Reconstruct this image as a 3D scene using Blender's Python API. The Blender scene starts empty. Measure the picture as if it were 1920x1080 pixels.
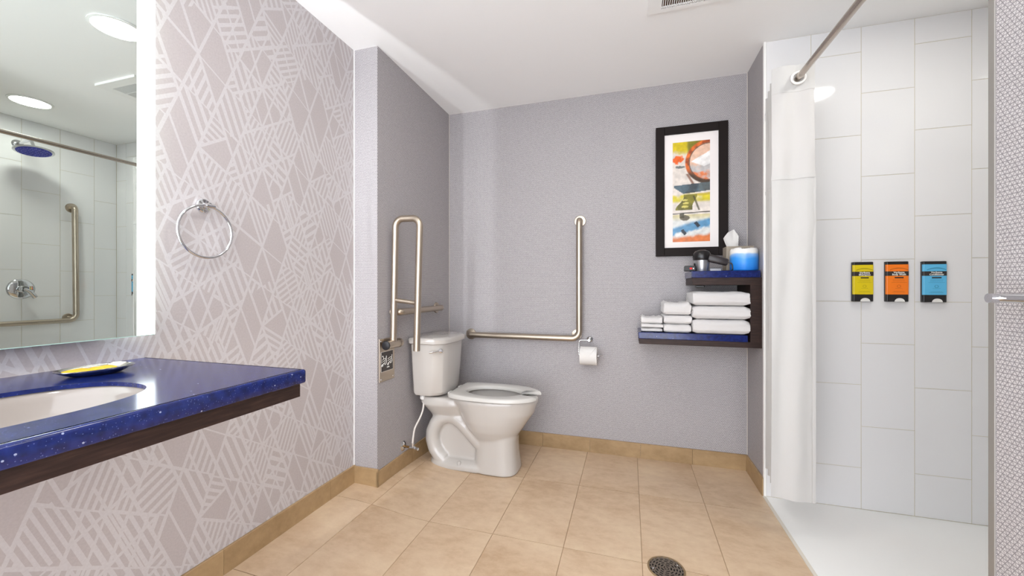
import bpy, bmesh, math, random
from mathutils import Vector, Matrix, noise
from math import pi, sin, cos, radians
random.seed(7)
C = bpy.context.scene.collection

# ------------------------------------------------------------------ camera
H = 2.33            # ceiling height
CAMH = 1.0696       # lens height
FPX = 731.0
TH = math.atan(220 / FPX)
cam_d = bpy.data.cameras.new('camera')
cam_d.sensor_width = 36
cam_d.lens = FPX / 1920 * 36
cam_d.clip_start = 0.02
cam = bpy.data.objects.new('camera', cam_d)
C.objects.link(cam)
cam.location = (0, 0, CAMH)
cam.rotation_euler = (pi / 2, 0, TH)
sc = bpy.context.scene
sc.camera = cam

# ------------------------------------------------------------------ world and exposure
w = bpy.data.worlds.new('world')
sc.world = w
w.use_nodes = True
w.node_tree.nodes['Background'].inputs[0].default_value = (0.9, 0.93, 1, 1)
w.node_tree.nodes['Background'].inputs[1].default_value = 4.75  # strong ambient fill added, entering by the open near end
sc.view_settings.view_transform = 'Standard'
sc.view_settings.look = 'None'
sc.view_settings.gamma = 1
sc.view_settings.use_curve_mapping = False
sc.view_settings.exposure = 0.26
LAMP = 62.0         # ceiling downlight diffusers
LEDP = 520.0         # strips behind the mirror
FROST = 3.4         # frosted lit bands on the mirror


# ------------------------------------------------------------------ helpers
def at(u, v, x=None, y=None, z=None):
    """point of a plane seen at a pixel of the 1920x1080 photograph"""
    c, s = cos(TH), sin(TH)
    dx = u - 960
    r = Vector((dx * c - FPX * s, dx * s + FPX * c, 540 - v))
    t = x / r.x if x is not None else (y / r.y if y is not None else (z - CAMH) / r.z)
    return Vector((r.x * t, r.y * t, CAMH + r.z * t))


def lin(h):
    h = h.lstrip('#')
    o = []
    for i in (0, 2, 4):
        v = int(h[i:i + 2], 16) / 255
        o.append(v / 12.92 if v <= .04045 else ((v + .055) / 1.055) ** 2.4)
    return (*o, 1)


def mat(name, col, rough=.5, metal=0, **k):
    m = bpy.data.materials.new(name)
    m.use_nodes = True
    b = m.node_tree.nodes['Principled BSDF']
    b.inputs['Base Color'].default_value = lin(col) if isinstance(col, str) else col
    b.inputs['Roughness'].default_value = rough
    b.inputs['Metallic'].default_value = metal
    for n, v in k.items():
        b.inputs[n.replace('_', ' ')].default_value = v
    return m


class NT:
    """tiny node-graph writer"""
    def __init__(s, m):
        s.t = m.node_tree
        s.b = s.t.nodes['Principled BSDF']

    def n(s, typ, **k):
        nd = s.t.nodes.new(typ)
        for a, v in k.items():
            setattr(nd, a, v)
        return nd

    def put(s, sock, v):
        if isinstance(v, (int, float)):
            sock.default_value = v
        elif isinstance(v, tuple):
            sock.default_value = v
        else:
            s.t.links.new(v, sock)

    def m(s, op, a, b=0.0, c=0.0):
        nd = s.n('ShaderNodeMath', operation=op)
        s.put(nd.inputs[0], a)
        s.put(nd.inputs[1], b)
        s.put(nd.inputs[2], c)
        return nd.outputs[0]

    def mix(s, f, a, b):
        nd = s.n('ShaderNodeMix', data_type='RGBA')
        s.put(nd.inputs[0], f)
        s.put(nd.inputs[6], a)
        s.put(nd.inputs[7], b)
        return nd.outputs[2]

    def pos(s):
        g = s.n('ShaderNodeNewGeometry')
        x = s.n('ShaderNodeSeparateXYZ')
        s.t.links.new(g.outputs['Position'], x.inputs[0])
        return g.outputs['Position'], x.outputs

    def noise(s, vec, scale, detail=3.0, rough=.5):
        nd = s.n('ShaderNodeTexNoise')
        nd.inputs['Scale'].default_value = scale
        nd.inputs['Detail'].default_value = detail
        nd.inputs['Roughness'].default_value = rough
        s.put(nd.inputs['Vector'], vec)
        return nd.outputs[0]

    def ramp(s, f, stops):
        nd = s.n('ShaderNodeValToRGB')
        e = nd.color_ramp.elements
        while len(e) < len(stops):
            e.new(.5)
        for i, (p, c) in enumerate(stops):
            e[i].position = p
            e[i].color = lin(c) if isinstance(c, str) else c
        s.put(nd.inputs[0], f)
        return nd.outputs[0]

    def bump(s, h, st, dist=.001):
        nd = s.n('ShaderNodeBump')
        nd.inputs['Strength'].default_value = st
        nd.inputs['Distance'].default_value = dist
        s.put(nd.inputs['Height'], h)
        s.t.links.new(nd.outputs[0], s.b.inputs['Normal'])

    def color(s, c):
        s.t.links.new(c, s.b.inputs['Base Color'])


def setp(o, label=None, cat=None, group=None, kind=None):
    if label: o['label'] = label
    if cat: o['category'] = cat
    if group: o['group'] = group
    if kind: o['kind'] = kind
    return o


def thing(name, label, cat, loc=(0, 0, 0), rz=0, group=None):
    o = bpy.data.objects.new(name, None)
    o.empty_display_size = .05
    C.objects.link(o)
    o.location = loc
    o.rotation_euler = (0, 0, rz)
    return setp(o, label, cat, group)


def link(name, me, m=None, parent=None, loc=None, smooth=None):
    """one mesh object; vertices are given in world space unless loc is set"""
    o = bpy.data.objects.new(name, me)
    C.objects.link(o)
    if m is not None and not me.materials:
        for q in (m if isinstance(m, (list, tuple)) else [m]):
            me.materials.append(q)
    if smooth is not None:
        for p in me.polygons:
            p.use_smooth = True
        if smooth:
            try:
                me.set_sharp_from_angle(angle=radians(smooth))
            except Exception:
                pass
    if parent is not None:
        o.parent = parent
        pm = Matrix.LocRotScale(parent.location, parent.rotation_euler, None)
        if parent.parent is not None:
            q = parent.parent
            pm = Matrix.LocRotScale(q.location, q.rotation_euler, None) @ pm
            pm = Matrix.LocRotScale(q.location, q.rotation_euler, None) @ Matrix.LocRotScale(parent.location, parent.rotation_euler, None)
        if loc is None:
            inv = pm.inverted()
            me.transform(inv)
        else:
            o.location = loc
    elif loc is not None:
        o.location = loc
    return o


def tomesh(bm, name='mesh'):
    bmesh.ops.recalc_face_normals(bm, faces=bm.faces)
    me = bpy.data.meshes.new(name)
    bm.to_mesh(me)
    bm.free()
    return me


def bbox(bm, lo, hi, bev=0, seg=2, mi=0):
    lo, hi = [min(a, b) for a, b in zip(lo, hi)], [max(a, b) for a, b in zip(lo, hi)]
    r = bmesh.ops.create_cube(bm, size=1)
    for v in r['verts']:
        for i in range(3):
            v.co[i] = lo[i] + (v.co[i] + .5) * (hi[i] - lo[i])
    fs = {f for v in r['verts'] for f in v.link_faces}
    for f in fs:
        f.material_index = mi
    if bev:
        es = list({e for f in fs for e in f.edges})
        bmesh.ops.bevel(bm, geom=es, offset=bev, segments=seg, profile=.5, affect='EDGES')
    return bm


def box(lo, hi, bev=0, seg=2):
    return tomesh(bbox(bmesh.new(), lo, hi, bev, seg))


def fillet(pts, r, n=8):
    pts = [Vector(p) for p in pts]
    out = [pts[0]]
    for a, b, c in zip(pts, pts[1:], pts[2:]):
        d1, d2 = (a - b).normalized(), (c - b).normalized()
        ang = d1.angle(d2)
        if ang > pi - .02:
            out.append(b)
            continue
        t = min(r / math.tan(ang / 2), (a - b).length * .49, (c - b).length * .49)
        p1, p2 = b + d1 * t, b + d2 * t
        rr = t * math.tan(ang / 2)
        ctr = b + (d1 + d2).normalized() * (rr / sin(ang / 2))
        for i in range(n + 1):
            f = i / n
            v1, v2 = p1 - ctr, p2 - ctr
            th = v1.angle(v2)
            out.append(ctr + (v1 * sin((1 - f) * th) + v2 * sin(f * th)) / sin(th))
    out.append(pts[-1])
    return out


def btube(bm, pts, r, n=16, caps=True, closed=False, mi=0):
    pts = [Vector(p) for p in pts]
    rs = r if isinstance(r, (list, tuple)) else [r] * len(pts)
    N = len(pts)
    rings = []
    prev = None
    for i, p in enumerate(pts):
        if closed:
            t = (pts[(i + 1) % N] - pts[i - 1]).normalized()
        else:
            t = (pts[min(i + 1, N - 1)] - pts[max(i - 1, 0)]).normalized()
        if prev is None:
            a = Vector((0, 0, 1)) if abs(t.z) < .9 else Vector((1, 0, 0))
            u = t.cross(a).normalized()
        else:
            u = (prev - t * prev.dot(t)).normalized()
        prev = u
        v = t.cross(u)
        rings.append([bm.verts.new(p + (u * cos(2 * pi * k / n) + v * sin(2 * pi * k / n)) * rs[i]) for k in range(n)])
    rng = range(N if closed else N - 1)
    for i in rng:
        A, B = rings[i], rings[(i + 1) % N]
        for k in range(n):
            f = bm.faces.new((A[k], A[(k + 1) % n], B[(k + 1) % n], B[k]))
            f.material_index = mi
    if caps and not closed:
        for q in (rings[0][::-1], rings[-1]):
            f = bm.faces.new(q)
            f.material_index = mi
    return bm


def tube(pts, r, n=16, **k):
    return tomesh(btube(bmesh.new(), pts, r, n, **k))


def blathe(bm, prof, origin, axis, n=32):
    """prof: list of (radius, height along axis)"""
    ax = Vector(axis).normalized()
    a = Vector((0, 0, 1)) if abs(ax.z) < .9 else Vector((1, 0, 0))
    u = ax.cross(a).normalized()
    v = ax.cross(u)
    o = Vector(origin)
    rings = []
    for r, h in prof:
        if r < 1e-6:
            rings.append([bm.verts.new(o + ax * h)])
        else:
            rings.append([bm.verts.new(o + ax * h + (u * cos(2 * pi * k / n) + v * sin(2 * pi * k / n)) * r) for k in range(n)])
    for A, B in zip(rings, rings[1:]):
        for k in range(n):
            k2 = (k + 1) % n
            if len(A) == 1 and len(B) == 1:
                continue
            if len(A) == 1:
                bm.faces.new((A[0], B[k], B[k2]))
            elif len(B) == 1:
                bm.faces.new((A[k], A[k2], B[0]))
            else:
                bm.faces.new((A[k], A[k2], B[k2], B[k]))
    return bm


def lathe(prof, origin, axis, n=32):
    return tomesh(blathe(bmesh.new(), prof, origin, axis, n))


def sell(cx, cy, a, b, z, n=40, e=2.4, af=None):
    """closed superellipse ring (af = other half length towards -x)"""
    out = []
    for k in range(n):
        t = 2 * pi * k / n
        c, s = cos(t), sin(t)
        aa = a if c >= 0 or af is None else af
        out.append(Vector((cx + aa * math.copysign(abs(c) ** (2 / e), c), cy + b * math.copysign(abs(s) ** (2 / e), s), z)))
    return out


def bloft(bm, rings, cap0=True, cap1=True):
    R = [[bm.verts.new(p) for p in r] for r in rings]
    for A, B in zip(R, R[1:]):
        n = len(A)
        for k in range(n):
            bm.faces.new((A[k], A[(k + 1) % n], B[(k + 1) % n], B[k]))
    if cap0: bm.faces.new(R[0][::-1])
    if cap1: bm.faces.new(R[-1])
    return bm


def poly_prism(pts, d, bev=0):
    """extrude the planar polygon pts by vector d"""
    bm = bmesh.new()
    vs = [bm.verts.new(p) for p in pts]
    f = bm.faces.new(vs)
    r = bmesh.ops.extrude_face_region(bm, geom=[f])
    nv = [g for g in r['geom'] if isinstance(g, bmesh.types.BMVert)]
    bmesh.ops.translate(bm, verts=nv, vec=d)
    bmesh.ops.recalc_face_normals(bm, faces=bm.faces)
    if bev:
        bmesh.ops.bevel(bm, geom=list(bm.edges), offset=bev, segments=2, affect='EDGES')
    return tomesh(bm)


def text_mesh(s, size, ext=.0004, bold=0.0, spacing=1.0):
    cu = bpy.data.curves.new('lettering', 'FONT')
    cu.body = s
    cu.size = size
    cu.extrude = ext
    cu.offset = bold
    cu.align_x = 'CENTER'
    cu.align_y = 'CENTER'
    cu.space_character = spacing
    cu.resolution_u = 3
    o = bpy.data.objects.new('lettering', cu)
    C.objects.link(o)
    dg = bpy.context.evaluated_depsgraph_get()
    me = bpy.data.meshes.new_from_object(o.evaluated_get(dg))
    bpy.data.objects.remove(o)
    bpy.data.curves.remove(cu)
    return me


def applied(me, mods):
    """run modifiers on a mesh and hand back the result"""
    o = bpy.data.objects.new('work', me)
    C.objects.link(o)
    for typ, kw in mods:
        m = o.modifiers.new('m', typ)
        for a, v in kw.items():
            setattr(m, a, v)
    dg = bpy.context.evaluated_depsgraph_get()
    r = bpy.data.meshes.new_from_object(o.evaluated_get(dg))
    bpy.data.objects.remove(o)
    return r


# ------------------------------------------------------------------ materials
M = {}


def wallpaper(name, ax):
    """grey woven wallpaper: rows of tiny triangles with darker outlines"""
    m = mat(name, '#bcb6b8', .62)
    g = NT(m)
    p, x = g.pos()
    s = g.m('DIVIDE', x[ax], .0095)
    z = g.m('DIVIDE', x[2], .0078)
    def line(e, wd):
        f = g.m('FRACT', e)
        f = g.m('ABSOLUTE', g.m('SUBTRACT', f, .5))
        return g.m('GREATER_THAN', f, .5 - wd)
    jit = g.m('MULTIPLY', g.m('SUBTRACT', g.noise(p, 150, 1), .5), .35)
    a = line(g.m('ADD', z, jit), .10)
    b = line(g.m('ADD', g.m('ADD', s, g.m('MULTIPLY', z, .5)), jit), .08)
    c = line(g.m('ADD', g.m('SUBTRACT', s, g.m('MULTIPLY', z, .5)), jit), .08)
    k = g.m('MAXIMUM', a, g.m('MAXIMUM', b, c))
    n = g.noise(p, 420, 2)
    base = g.ramp(n, [(.35, '#b1acac'), (.65, '#c9c5c5')])
    g.color(g.mix(g.m('MULTIPLY', k, .8), base, lin('#6b666b')))
    g.bump(g.m('SUBTRACT', g.m('MULTIPLY', n, .6), k), .35, .0006)
    return m


M['grey_x'] = wallpaper('grey woven wallpaper on side walls', 1)
M['grey_y'] = wallpaper('grey woven wallpaper on cross walls', 0)


def geo_paper():
    """pale wallpaper: lattice of tall triangles filled with stripes"""
    m = mat('pale geometric wallpaper', '#cfc6c6', .45)
    g = NT(m)
    p, x = g.pos()
    def fr(e): return g.m('FRACT', e)
    def fl(e): return g.m('FLOORED_MODULO', g.m('FLOOR', e), 4.0)
    def hsh(*v):
        cv = g.n('ShaderNodeCombineXYZ')
        for i, q in enumerate(v): g.put(cv.inputs[i], q)
        wn = g.n('ShaderNodeTexWhiteNoise', noise_dimensions='3D')
        g.t.links.new(cv.outputs[0], wn.inputs[0])
        sp = g.n('ShaderNodeSeparateColor')
        g.t.links.new(wn.outputs[1], sp.inputs[0])
        return wn.outputs[0], sp.outputs
    def ed(f, e): return g.m('GREATER_THAN', g.m('ABSOLUTE', g.m('SUBTRACT', f, .5)), .5 - e)
    yy = g.m('DIVIDE', x[1], .120)
    zz = g.m('DIVIDE', g.m('ADD', x[2], .03), .158)
    a = g.m('ADD', yy, g.m('MULTIPLY', zz, .5))          # steep family
    b = g.m('SUBTRACT', yy, g.m('MULTIPLY', zz, .5))
    q = g.m('DIVIDE', x[1], .24)
    c = g.m('ADD', zz, q)                                 # shallow family
    d = g.m('SUBTRACT', zz, q)
    h1, k1 = hsh(fl(a), fl(b), 3.0)
    h2, k2 = hsh(fl(a), fl(c), g.m('ADD', fl(b), 7.0))
    h3, k3 = hsh(fl(d), fl(b), g.m('ADD', fl(c), 2.0))
    # stripes: direction, count and presence change from cell to cell
    dirs = [a, b, c, d]
    acc = None
    ths = [.34, .68, .84]
    masks = [g.m('LESS_THAN', h2, t) for t in ths]
    m1 = masks[0]
    m2 = g.m('SUBTRACT', masks[1], masks[0])
    m3 = g.m('SUBTRACT', masks[2], masks[1])
    m4 = g.m('SUBTRACT', 1.0, masks[2])
    dd = g.m('ADD', g.m('ADD', g.m('MULTIPLY', m1, a), g.m('MULTIPLY', m2, b)), g.m('ADD', g.m('MULTIPLY', m3, c), g.m('MULTIPLY', m4, d)))
    cnt = g.m('ADD', 4.0, g.m('FLOOR', g.m('MULTIPLY', k2[1], 2.99)))
    st = g.m('GREATER_THAN', g.m('ABSOLUTE', g.m('SUBTRACT', fr(g.m('MULTIPLY', dd, cnt)), .5)), .27)
    st = g.m('MULTIPLY', st, g.m('GREATER_THAN', k1[1], .20))
    st = g.m('MULTIPLY', st, g.m('GREATER_THAN', k3[2], .22))
    ln = g.m('MAXIMUM', ed(fr(a), .042), ed(fr(b), .042))
    lc = g.m('MULTIPLY', ed(fr(c), .036), g.m('GREATER_THAN', k3[0], .35))
    ld = g.m('MULTIPLY', ed(fr(d), .036), g.m('GREATER_THAN', k1[0], .45))
    a2 = g.m('ADD', a, .5); b2 = g.m('ADD', b, .5)
    le = g.m('MULTIPLY', ed(fr(a2), .032), g.m('GREATER_THAN', k1[2], .5))
    lf = g.m('MULTIPLY', ed(fr(b2), .032), g.m('GREATER_THAN', k1[0], .5))
    L = g.m('MAXIMUM', g.m('MAXIMUM', g.m('MAXIMUM', st, ln), g.m('MAXIMUM', lc, ld)), g.m('MAXIMUM', le, lf))
    cl = g.noise(p, 160, 2)
    bg = g.ramp(cl, [(.3, '#b3abaa'), (.7, '#bab2b1')])
    fg = g.ramp(cl, [(.3, '#c3bebe'), (.7, '#c9c5c5')])
    g.color(g.mix(L, bg, fg))
    r = g.m('SUBTRACT', .55, g.m('MULTIPLY', L, .12))
    g.t.links.new(r, g.b.inputs['Roughness'])
    g.bump(g.noise(p, 500, 2), .12, .0004)
    return m


M['geo'] = geo_paper()


def stone(name, c1, c2, c3, rough, sc_=3.0, st=(.65, 1, 1)):
    m = mat(name, c1, rough)
    g = NT(m)
    p, x = g.pos()
    oi = g.n('ShaderNodeObjectInfo')
    ad = g.n('ShaderNodeVectorMath', operation='MULTIPLY_ADD')
    g.t.links.new(p, ad.inputs[0])
    ad.inputs[1].default_value = st
    cv = g.n('ShaderNodeCombineXYZ')
    g.put(cv.inputs[2], g.m('MULTIPLY', oi.outputs['Random'], 9.0))
    g.t.links.new(cv.outputs[0], ad.inputs[2])
    n1 = g.noise(ad.outputs[0], sc_, 6, .62)
    n2 = g.noise(ad.outputs[0], sc_ * 9, 5, .65)
    n = g.m('ADD', g.m('MULTIPLY', n1, .62), g.m('MULTIPLY', n2, .38))
    g.color(g.ramp(n, [(.36, c3), (.5, c1), (.64, c2)]))
    g.bump(n2, .05, .0006)
    return m


M['floor_tile'] = stone('tan floor tile', '#cdb294', '#d8c0a1', '#bb9d7d', .36)
M['base_tile'] = stone('tan skirting tile', '#a68a65', '#b2966f', '#947955', .42)
M['grout_tan'] = mat('tan grout', '#a58a6c', .85)
M['caulk'] = mat('pale caulk', '#d9d2c6', .6)
M['tile'] = mat('glossy white wall tile', '#e3e2e2', .07)
M['grout_w'] = mat('cream grout', '#bdb290', .8)
M['ceil'] = mat('matte white ceiling paint', '#f8f8f7', .85)
g = NT(M['ceil']); g.bump(g.noise(g.pos()[0], 150, 2), .1, .0004)
M['pan'] = mat('white moulded shower pan', '#f0efec', .3)
g = NT(M['pan']); pp = g.pos()[0]
g.color(g.mix(g.m('MULTIPLY', g.ramp(g.noise(pp, 1.5, 3), [(.5, (0, 0, 0, 1)), (.7, (1, 1, 1, 1))]), .08), lin('#f0efec'), lin('#e2cfcb')))
M['white_trim'] = mat('white edge trim', '#f4f3f0', .35)
M['metal_trim'] = mat('grey metal edge trim', '#8f8b86', .45, .3)
M['china'] = mat('white glazed vitreous china', '#beb9b3', .08, Coat_Weight=.4, Coat_Roughness=.03)
M['seat'] = mat('white plastic seat', '#cdcac4', .22)
M['sinkw'] = mat('beige glazed basin', '#a0978f', .12)


def brushed(name, c, r):
    m = mat(name, c, r, 1.0)
    g = NT(m)
    p, x = g.pos()
    g.bump(g.noise(p, 900, 2), .04, .0003)
    return m


M['steel'] = brushed('satin stainless steel', '#bdb0a0', .36)
M['chrome'] = mat('polished chrome', '#d9dadc', .05, 1.0)
M['dchrome'] = mat('rod steel', '#b7aca2', .2, 1.0)
M['rubber'] = mat('black rubber', '#17161a', .5)
M['mirror'] = mat('silvered mirror', '#e3ece7', .0, 1.0)
M['glass_edge'] = mat('green glass edge', '#b6d8cc', .1)
M['chassis'] = mat('white mirror chassis', '#d8d8d8', .5)


def emis(name, c, s):
    m = mat(name, c, .5)
    b = m.node_tree.nodes['Principled BSDF']
    b.inputs['Emission Color'].default_value = lin(c)
    b.inputs['Emission Strength'].default_value = s
    return m


M['frost'] = emis('lit frosted glass', '#f6fffb', FROST)
M['frost_back'] = emis('glowing back of frosted glass', '#f6fffb', 2.2)
M['led'] = emis('led strip', '#f6fbff', LEDP)
M['lamp'] = emis('lit lamp diffuser', '#fdfcf6', LAMP)
M['lamp_trim'] = mat('white lamp trim', '#f4f4f2', .4)


def quartz(name):
    m = mat(name, '#1d2f7a', .15)
    g = NT(m)
    p, x = g.pos()
    n = g.noise(p, 60, 4)
    base = g.ramp(n, [(.3, '#101a49'), (.55, '#162462'), (.75, '#1e2d70')])
    def chips(sc_, thr, keep):
        v = g.n('ShaderNodeTexVoronoi')
        v.inputs['Scale'].default_value = sc_
        g.t.links.new(p, v.inputs['Vector'])
        d = g.m('LESS_THAN', v.outputs['Distance'], thr)
        sp = g.n('ShaderNodeSeparateColor')
        g.t.links.new(v.outputs['Color'], sp.inputs[0])
        return g.m('MULTIPLY', d, g.m('GREATER_THAN', sp.outputs[0], keep))
    k1 = chips(95, .15, .93)
    k2 = chips(260, .22, .8)
    c = g.mix(g.m('MULTIPLY', k2, .4), base, lin('#6f82c4'))
    g.color(g.mix(k1, c, lin('#98a2c0')))
    return m


M['quartz'] = quartz('speckled blue quartz')


def wood(name):
    m = mat(name, '#3a2a27', .5, Specular_IOR_Level=.3)
    g = NT(m)
    p, x = g.pos()
    mp = g.n('ShaderNodeVectorMath', operation='MULTIPLY')
    g.t.links.new(p, mp.inputs[0])
    mp.inputs[1].default_value = (6, 6, 60)
    n = g.noise(mp.outputs[0], 2.5, 5, .6)
    g.color(g.ramp(n, [(.3, '#241815'), (.55, '#34241f'), (.75, '#45322a')]))
    g.bump(n, .08, .0005)
    return m


M['wood'] = wood('dark stained wood')
M['black_wood'] = mat('espresso frame moulding', '#1a1210', .6, Specular_IOR_Level=.2)
M['matte_board'] = mat('cream mat board', '#efe9e6', .8)
M['terry'] = mat('white terry cloth', '#d5d2d0', .95, Sheen_Weight=.3)
g = NT(M['terry']); n_ = g.noise(g.pos()[0], 420, 3, .7); g.bump(n_, .6, .002)
M['curtain'] = mat('white curtain fabric', '#c2c0bd', .75, Sheen_Weight=.3)
b_ = M['curtain'].node_tree.nodes['Principled BSDF']
b_.inputs['Transmission Weight'].default_value = 0
g = NT(M['curtain']); pp, xx = g.pos()
wv = g.m('SINE', g.m('MULTIPLY', xx[0], 2600.0)); g.bump(g.m('ADD', g.m('MULTIPLY', wv, .3), g.noise(pp, 300, 2)), .12, .0006)
M['sheer'] = mat('white sheer mesh fabric', '#c4c1be', .7)
M['paper'] = mat('white tissue paper', '#dedbd7', .9)
g = NT(M['paper']); g.bump(g.noise(g.pos()[0], 700, 2), .3, .0005)
M['black'] = mat('black plastic', '#1b191b', .3)
M['darkgrey'] = mat('charcoal plastic', '#332e2f', .38)
M['silver'] = mat('silver painted plastic', '#b9babd', .28, .8)
M['kraft'] = mat('taupe card tissue box', '#a59a8a', .7)
M['red'] = emis('red indicator', '#d81f1a', .6)
M['whiteplastic'] = mat('white plastic', '#e8e6e2', .35)
M['hose'] = mat('braided white supply hose', '#d8d2cb', .4)
M['brass'] = mat('aged brass', '#9c7b4f', .35, 1.0)
M['drainm'] = mat('worn bronze drain metal', '#b39a76', .4, .8)
M['drain2'] = mat('grey brown grate metal', '#8d8074', .45, .7)
M['void'] = mat('dark drain pit', '#080706', .9)
M['yellow'] = mat('yellow soap label', '#dcc40a', .3)
M['orange'] = mat('orange soap label', '#f57c14', .3)
M['sky'] = mat('light blue soap label', '#5cb6e0', .3)
M['ink'] = mat('dark label ink', '#2a2320', .4)
M['inkwhite'] = mat('white label ink', '#f2efe9', .5)
M['pewter'] = mat('polished pewter', '#cfccc6', .16, 1.0)
M['packet'] = mat('yellow soap packet', '#e0b70c', .35)
M['packet_w'] = mat('clear white packet film', '#e6e1d6', .25)
M['sign'] = mat('dark sign plate', '#3c3633', .4)

# ------------------------------------------------------------------ setting
XL, XA, XW, XS = -1.40, -1.256, .663, 1.61      # left wall, alcove wall, wing line, shower side wall
YB, YR, YS, YN = 2.587, 1.741, 2.287, -.75     # back wall, return, shower back wall, near end, left open to world light
YP = .978                                       # end of the partition
XP = .663


def sstep(t):
    t = max(0, min(1, t))
    return t * t * (3 - 2 * t)


def zf(x, y):
    """floor falls gently from the left wall towards the drain"""
    return .040 * sstep((-.85 - x) / .5) * sstep((2.55 - y) / .75)


def struct(name, me, m, **k):
    return setp(link(name, me, m, **k), kind='structure')


# floor: grout bed and tiles
bm = bmesh.new()
nx, ny = 24, 44
gx = [XL - .05 + (XW + .01 - XL + .05) * i / nx for i in range(nx + 1)]
gy = [YN + (YB + .02 - YN) * j / ny for j in range(ny + 1)]
V = [[bm.verts.new((x, y, zf(x, y) - .0022)) for y in gy] for x in gx]
for i in range(nx):
    for j in range(ny):
        bm.faces.new((V[i][j], V[i + 1][j], V[i + 1][j + 1], V[i][j + 1]))
floor = struct('floor', tomesh(bm), M['grout_tan'])
jx = [.048 + .3085 * k for k in range(-5, 3)]
jy = [1.60 + .5265 * k for k in range(-6, 3)]
GAP = .0016
DX, DY, DR = .135, 1.592, .067


def floor_tile(x0, x1, y0, y1):
    n = 5
    bm = bmesh.new()
    def P(x, y, d=0): return bm.verts.new((x, y, zf(x, y) - d))
    T = [[P(x0 + (x1 - x0) * i / n, y0 + (y1 - y0) * j / n) for j in range(n + 1)] for i in range(n + 1)]
    for i in range(n):
        for j in range(n):
            bm.faces.new((T[i][j], T[i + 1][j], T[i + 1][j + 1], T[i][j + 1]))
    be = [e for e in bm.edges if e.is_boundary]
    r = bmesh.ops.extrude_edge_only(bm, edges=be)
    nv = [q for q in r['geom'] if isinstance(q, bmesh.types.BMVert)]
    for v in nv:
        v.co.z -= .004
        v.co.x += .0008 * (1 if v.co.x > (x0 + x1) / 2 else -1)
    me = tomesh(bm)
    # make sure the top looks up
    if sum(p.normal.z for p in me.polygons) < 0:
        me.flip_normals()
    return me


xs = [XL] + [x for x in jx if XL < x < XW] + [XW + .0]
ys = [YN] + [y for y in jy if YN < y < YB] + [YB]
for i in range(len(xs) - 1):
    for j in range(len(ys) - 1):
        x0, x1, y0, y1 = xs[i] + GAP, xs[i + 1] - GAP, ys[j] + GAP, ys[j + 1] - GAP
        segs = [(x0, x1, y0, y1)]
        if x0 < XA - .02 and y1 > YR:
            segs = []
            if x1 > XA + .01: segs.append((XA, x1, max(y0, YR), y1))
            if y0 < YR - .01:
                segs.append((x0, x1, y0, YR))
        for s_ in segs:
            if s_[1] - s_[0] < .01 or s_[3] - s_[2] < .01:
                continue
            link('floor_tile', floor_tile(*s_), M['floor_tile'], parent=floor, smooth=30)

# walls (thick slabs)
T = .08
wl = struct('wall_left', box((XL - T, YN, -.05), (XL, YR, H)), M['geo'])
wa = struct('wall_alcove_left', box((XL - T, YR, -.05), (XA, YB + T, H)), [M['grey_x'], M['grey_y']])
for p in wa.data.polygons:
    p.material_index = 1 if abs(p.normal.y) > .5 else 0
wb = struct('wall_back', box((XA, YB, -.05), (XW, YB + T, H)), M['grey_y'])
ww = struct('wall_wing', box((XW, YS + .0016, -.05), (XS + T, YB + T, H)), [M['grey_x'], M['grout_w']])
for p in ww.data.polygons:
    p.material_index = 0 if p.normal.x < -.5 else 1
wp = struct('wall_partition', box((XP, YN, -.05), (XP + .12, YP, H)), [M['grey_x'], M['grey_y']])
for p in wp.data.polygons:
    p.material_index = 1 if abs(p.normal.y) > .5 else 0
wsr = struct('wall_shower_side', box((XS + .0016, .66, -.05), (XS + T, YS + .0016, H)), M['grout_w'])
wsn = struct('wall_shower_near', box((XP + .12, .62, -.05), (XS + T, .70, H)), M['tile'])
ce = struct('ceiling', box((XL - T, YN - T, H), (XS + T, YB + T, H + .08)), M['ceil'])

# trims
struct('trim_1', box((XP - .0025, YP - .010, 0), (XP + .122, YP + .004, H), .001), M['metal_trim'])
struct('trim_2', box((XW - .003, YS - .001, 0.0), (XW + .008, YS + .014, H), .001), M['white_trim'])
struct('trim_3', box((XW - .008, YP, -.002), (XW + .006, YS, .0035), .001), M['caulk'])
# white line where the two wallpapers meet, and the corner caulk lines of the alcove
struct('trim_4', box((XL, YR - .003, .12), (XL + .004, YR, H)), M['white_trim'])
struct('trim_5', box((XA, YB - .002, .1), (XA + .002, YB, H)), M['caulk'])
struct('trim_6', box((XW - .002, YB - .002, .09), (XW, YB, H)), M['caulk'])

# shower wall tiles
PX, PZ = .2057, .4015


def wall_tile_mesh(wd, hg):
    bm = bmesh.new()
    bbox(bm, (0, 0, 0), (wd, .0065, hg))
    es = [e for e in bm.edges if all(v.co.y < 1e-5 for v in e.verts)]
    bmesh.ops.bevel(bm, geom=es, offset=.0012, segments=2, affect='EDGES')
    return tomesh(bm, 'wall_tile')


cache = {}


def lay_tiles(parent, cols, place, zoffs):
    gp = .0016
    for (a, b), zo in zip(cols, zoffs):
        z = zo - PZ
        while z < H:
            z0, z1 = max(z, .003) + gp / 2, min(z + PZ, H) - gp / 2
            z += PZ
            if z1 - z0 < .01:
                continue
            key = (round(b - a - gp, 4), round(z1 - z0, 4))
            me = cache.get(key)
            if me is None:
                me = cache[key] = wall_tile_mesh(*key)
                me.materials.append(M['tile'])
                for p in me.polygons:
                    p.use_smooth = True
                me.set_sharp_from_angle(angle=radians(35))
            o = bpy.data.objects.new('wall_tile', me)
            C.objects.link(o)
            o.parent = parent
            place(o, a + gp / 2, z0)


OA, OB = .2015, .0008
cols = [(XW + .008, .866), (.866, 1.0717), (1.0717, 1.2774), (1.2774, 1.4831), (1.4831, XS)]


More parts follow.
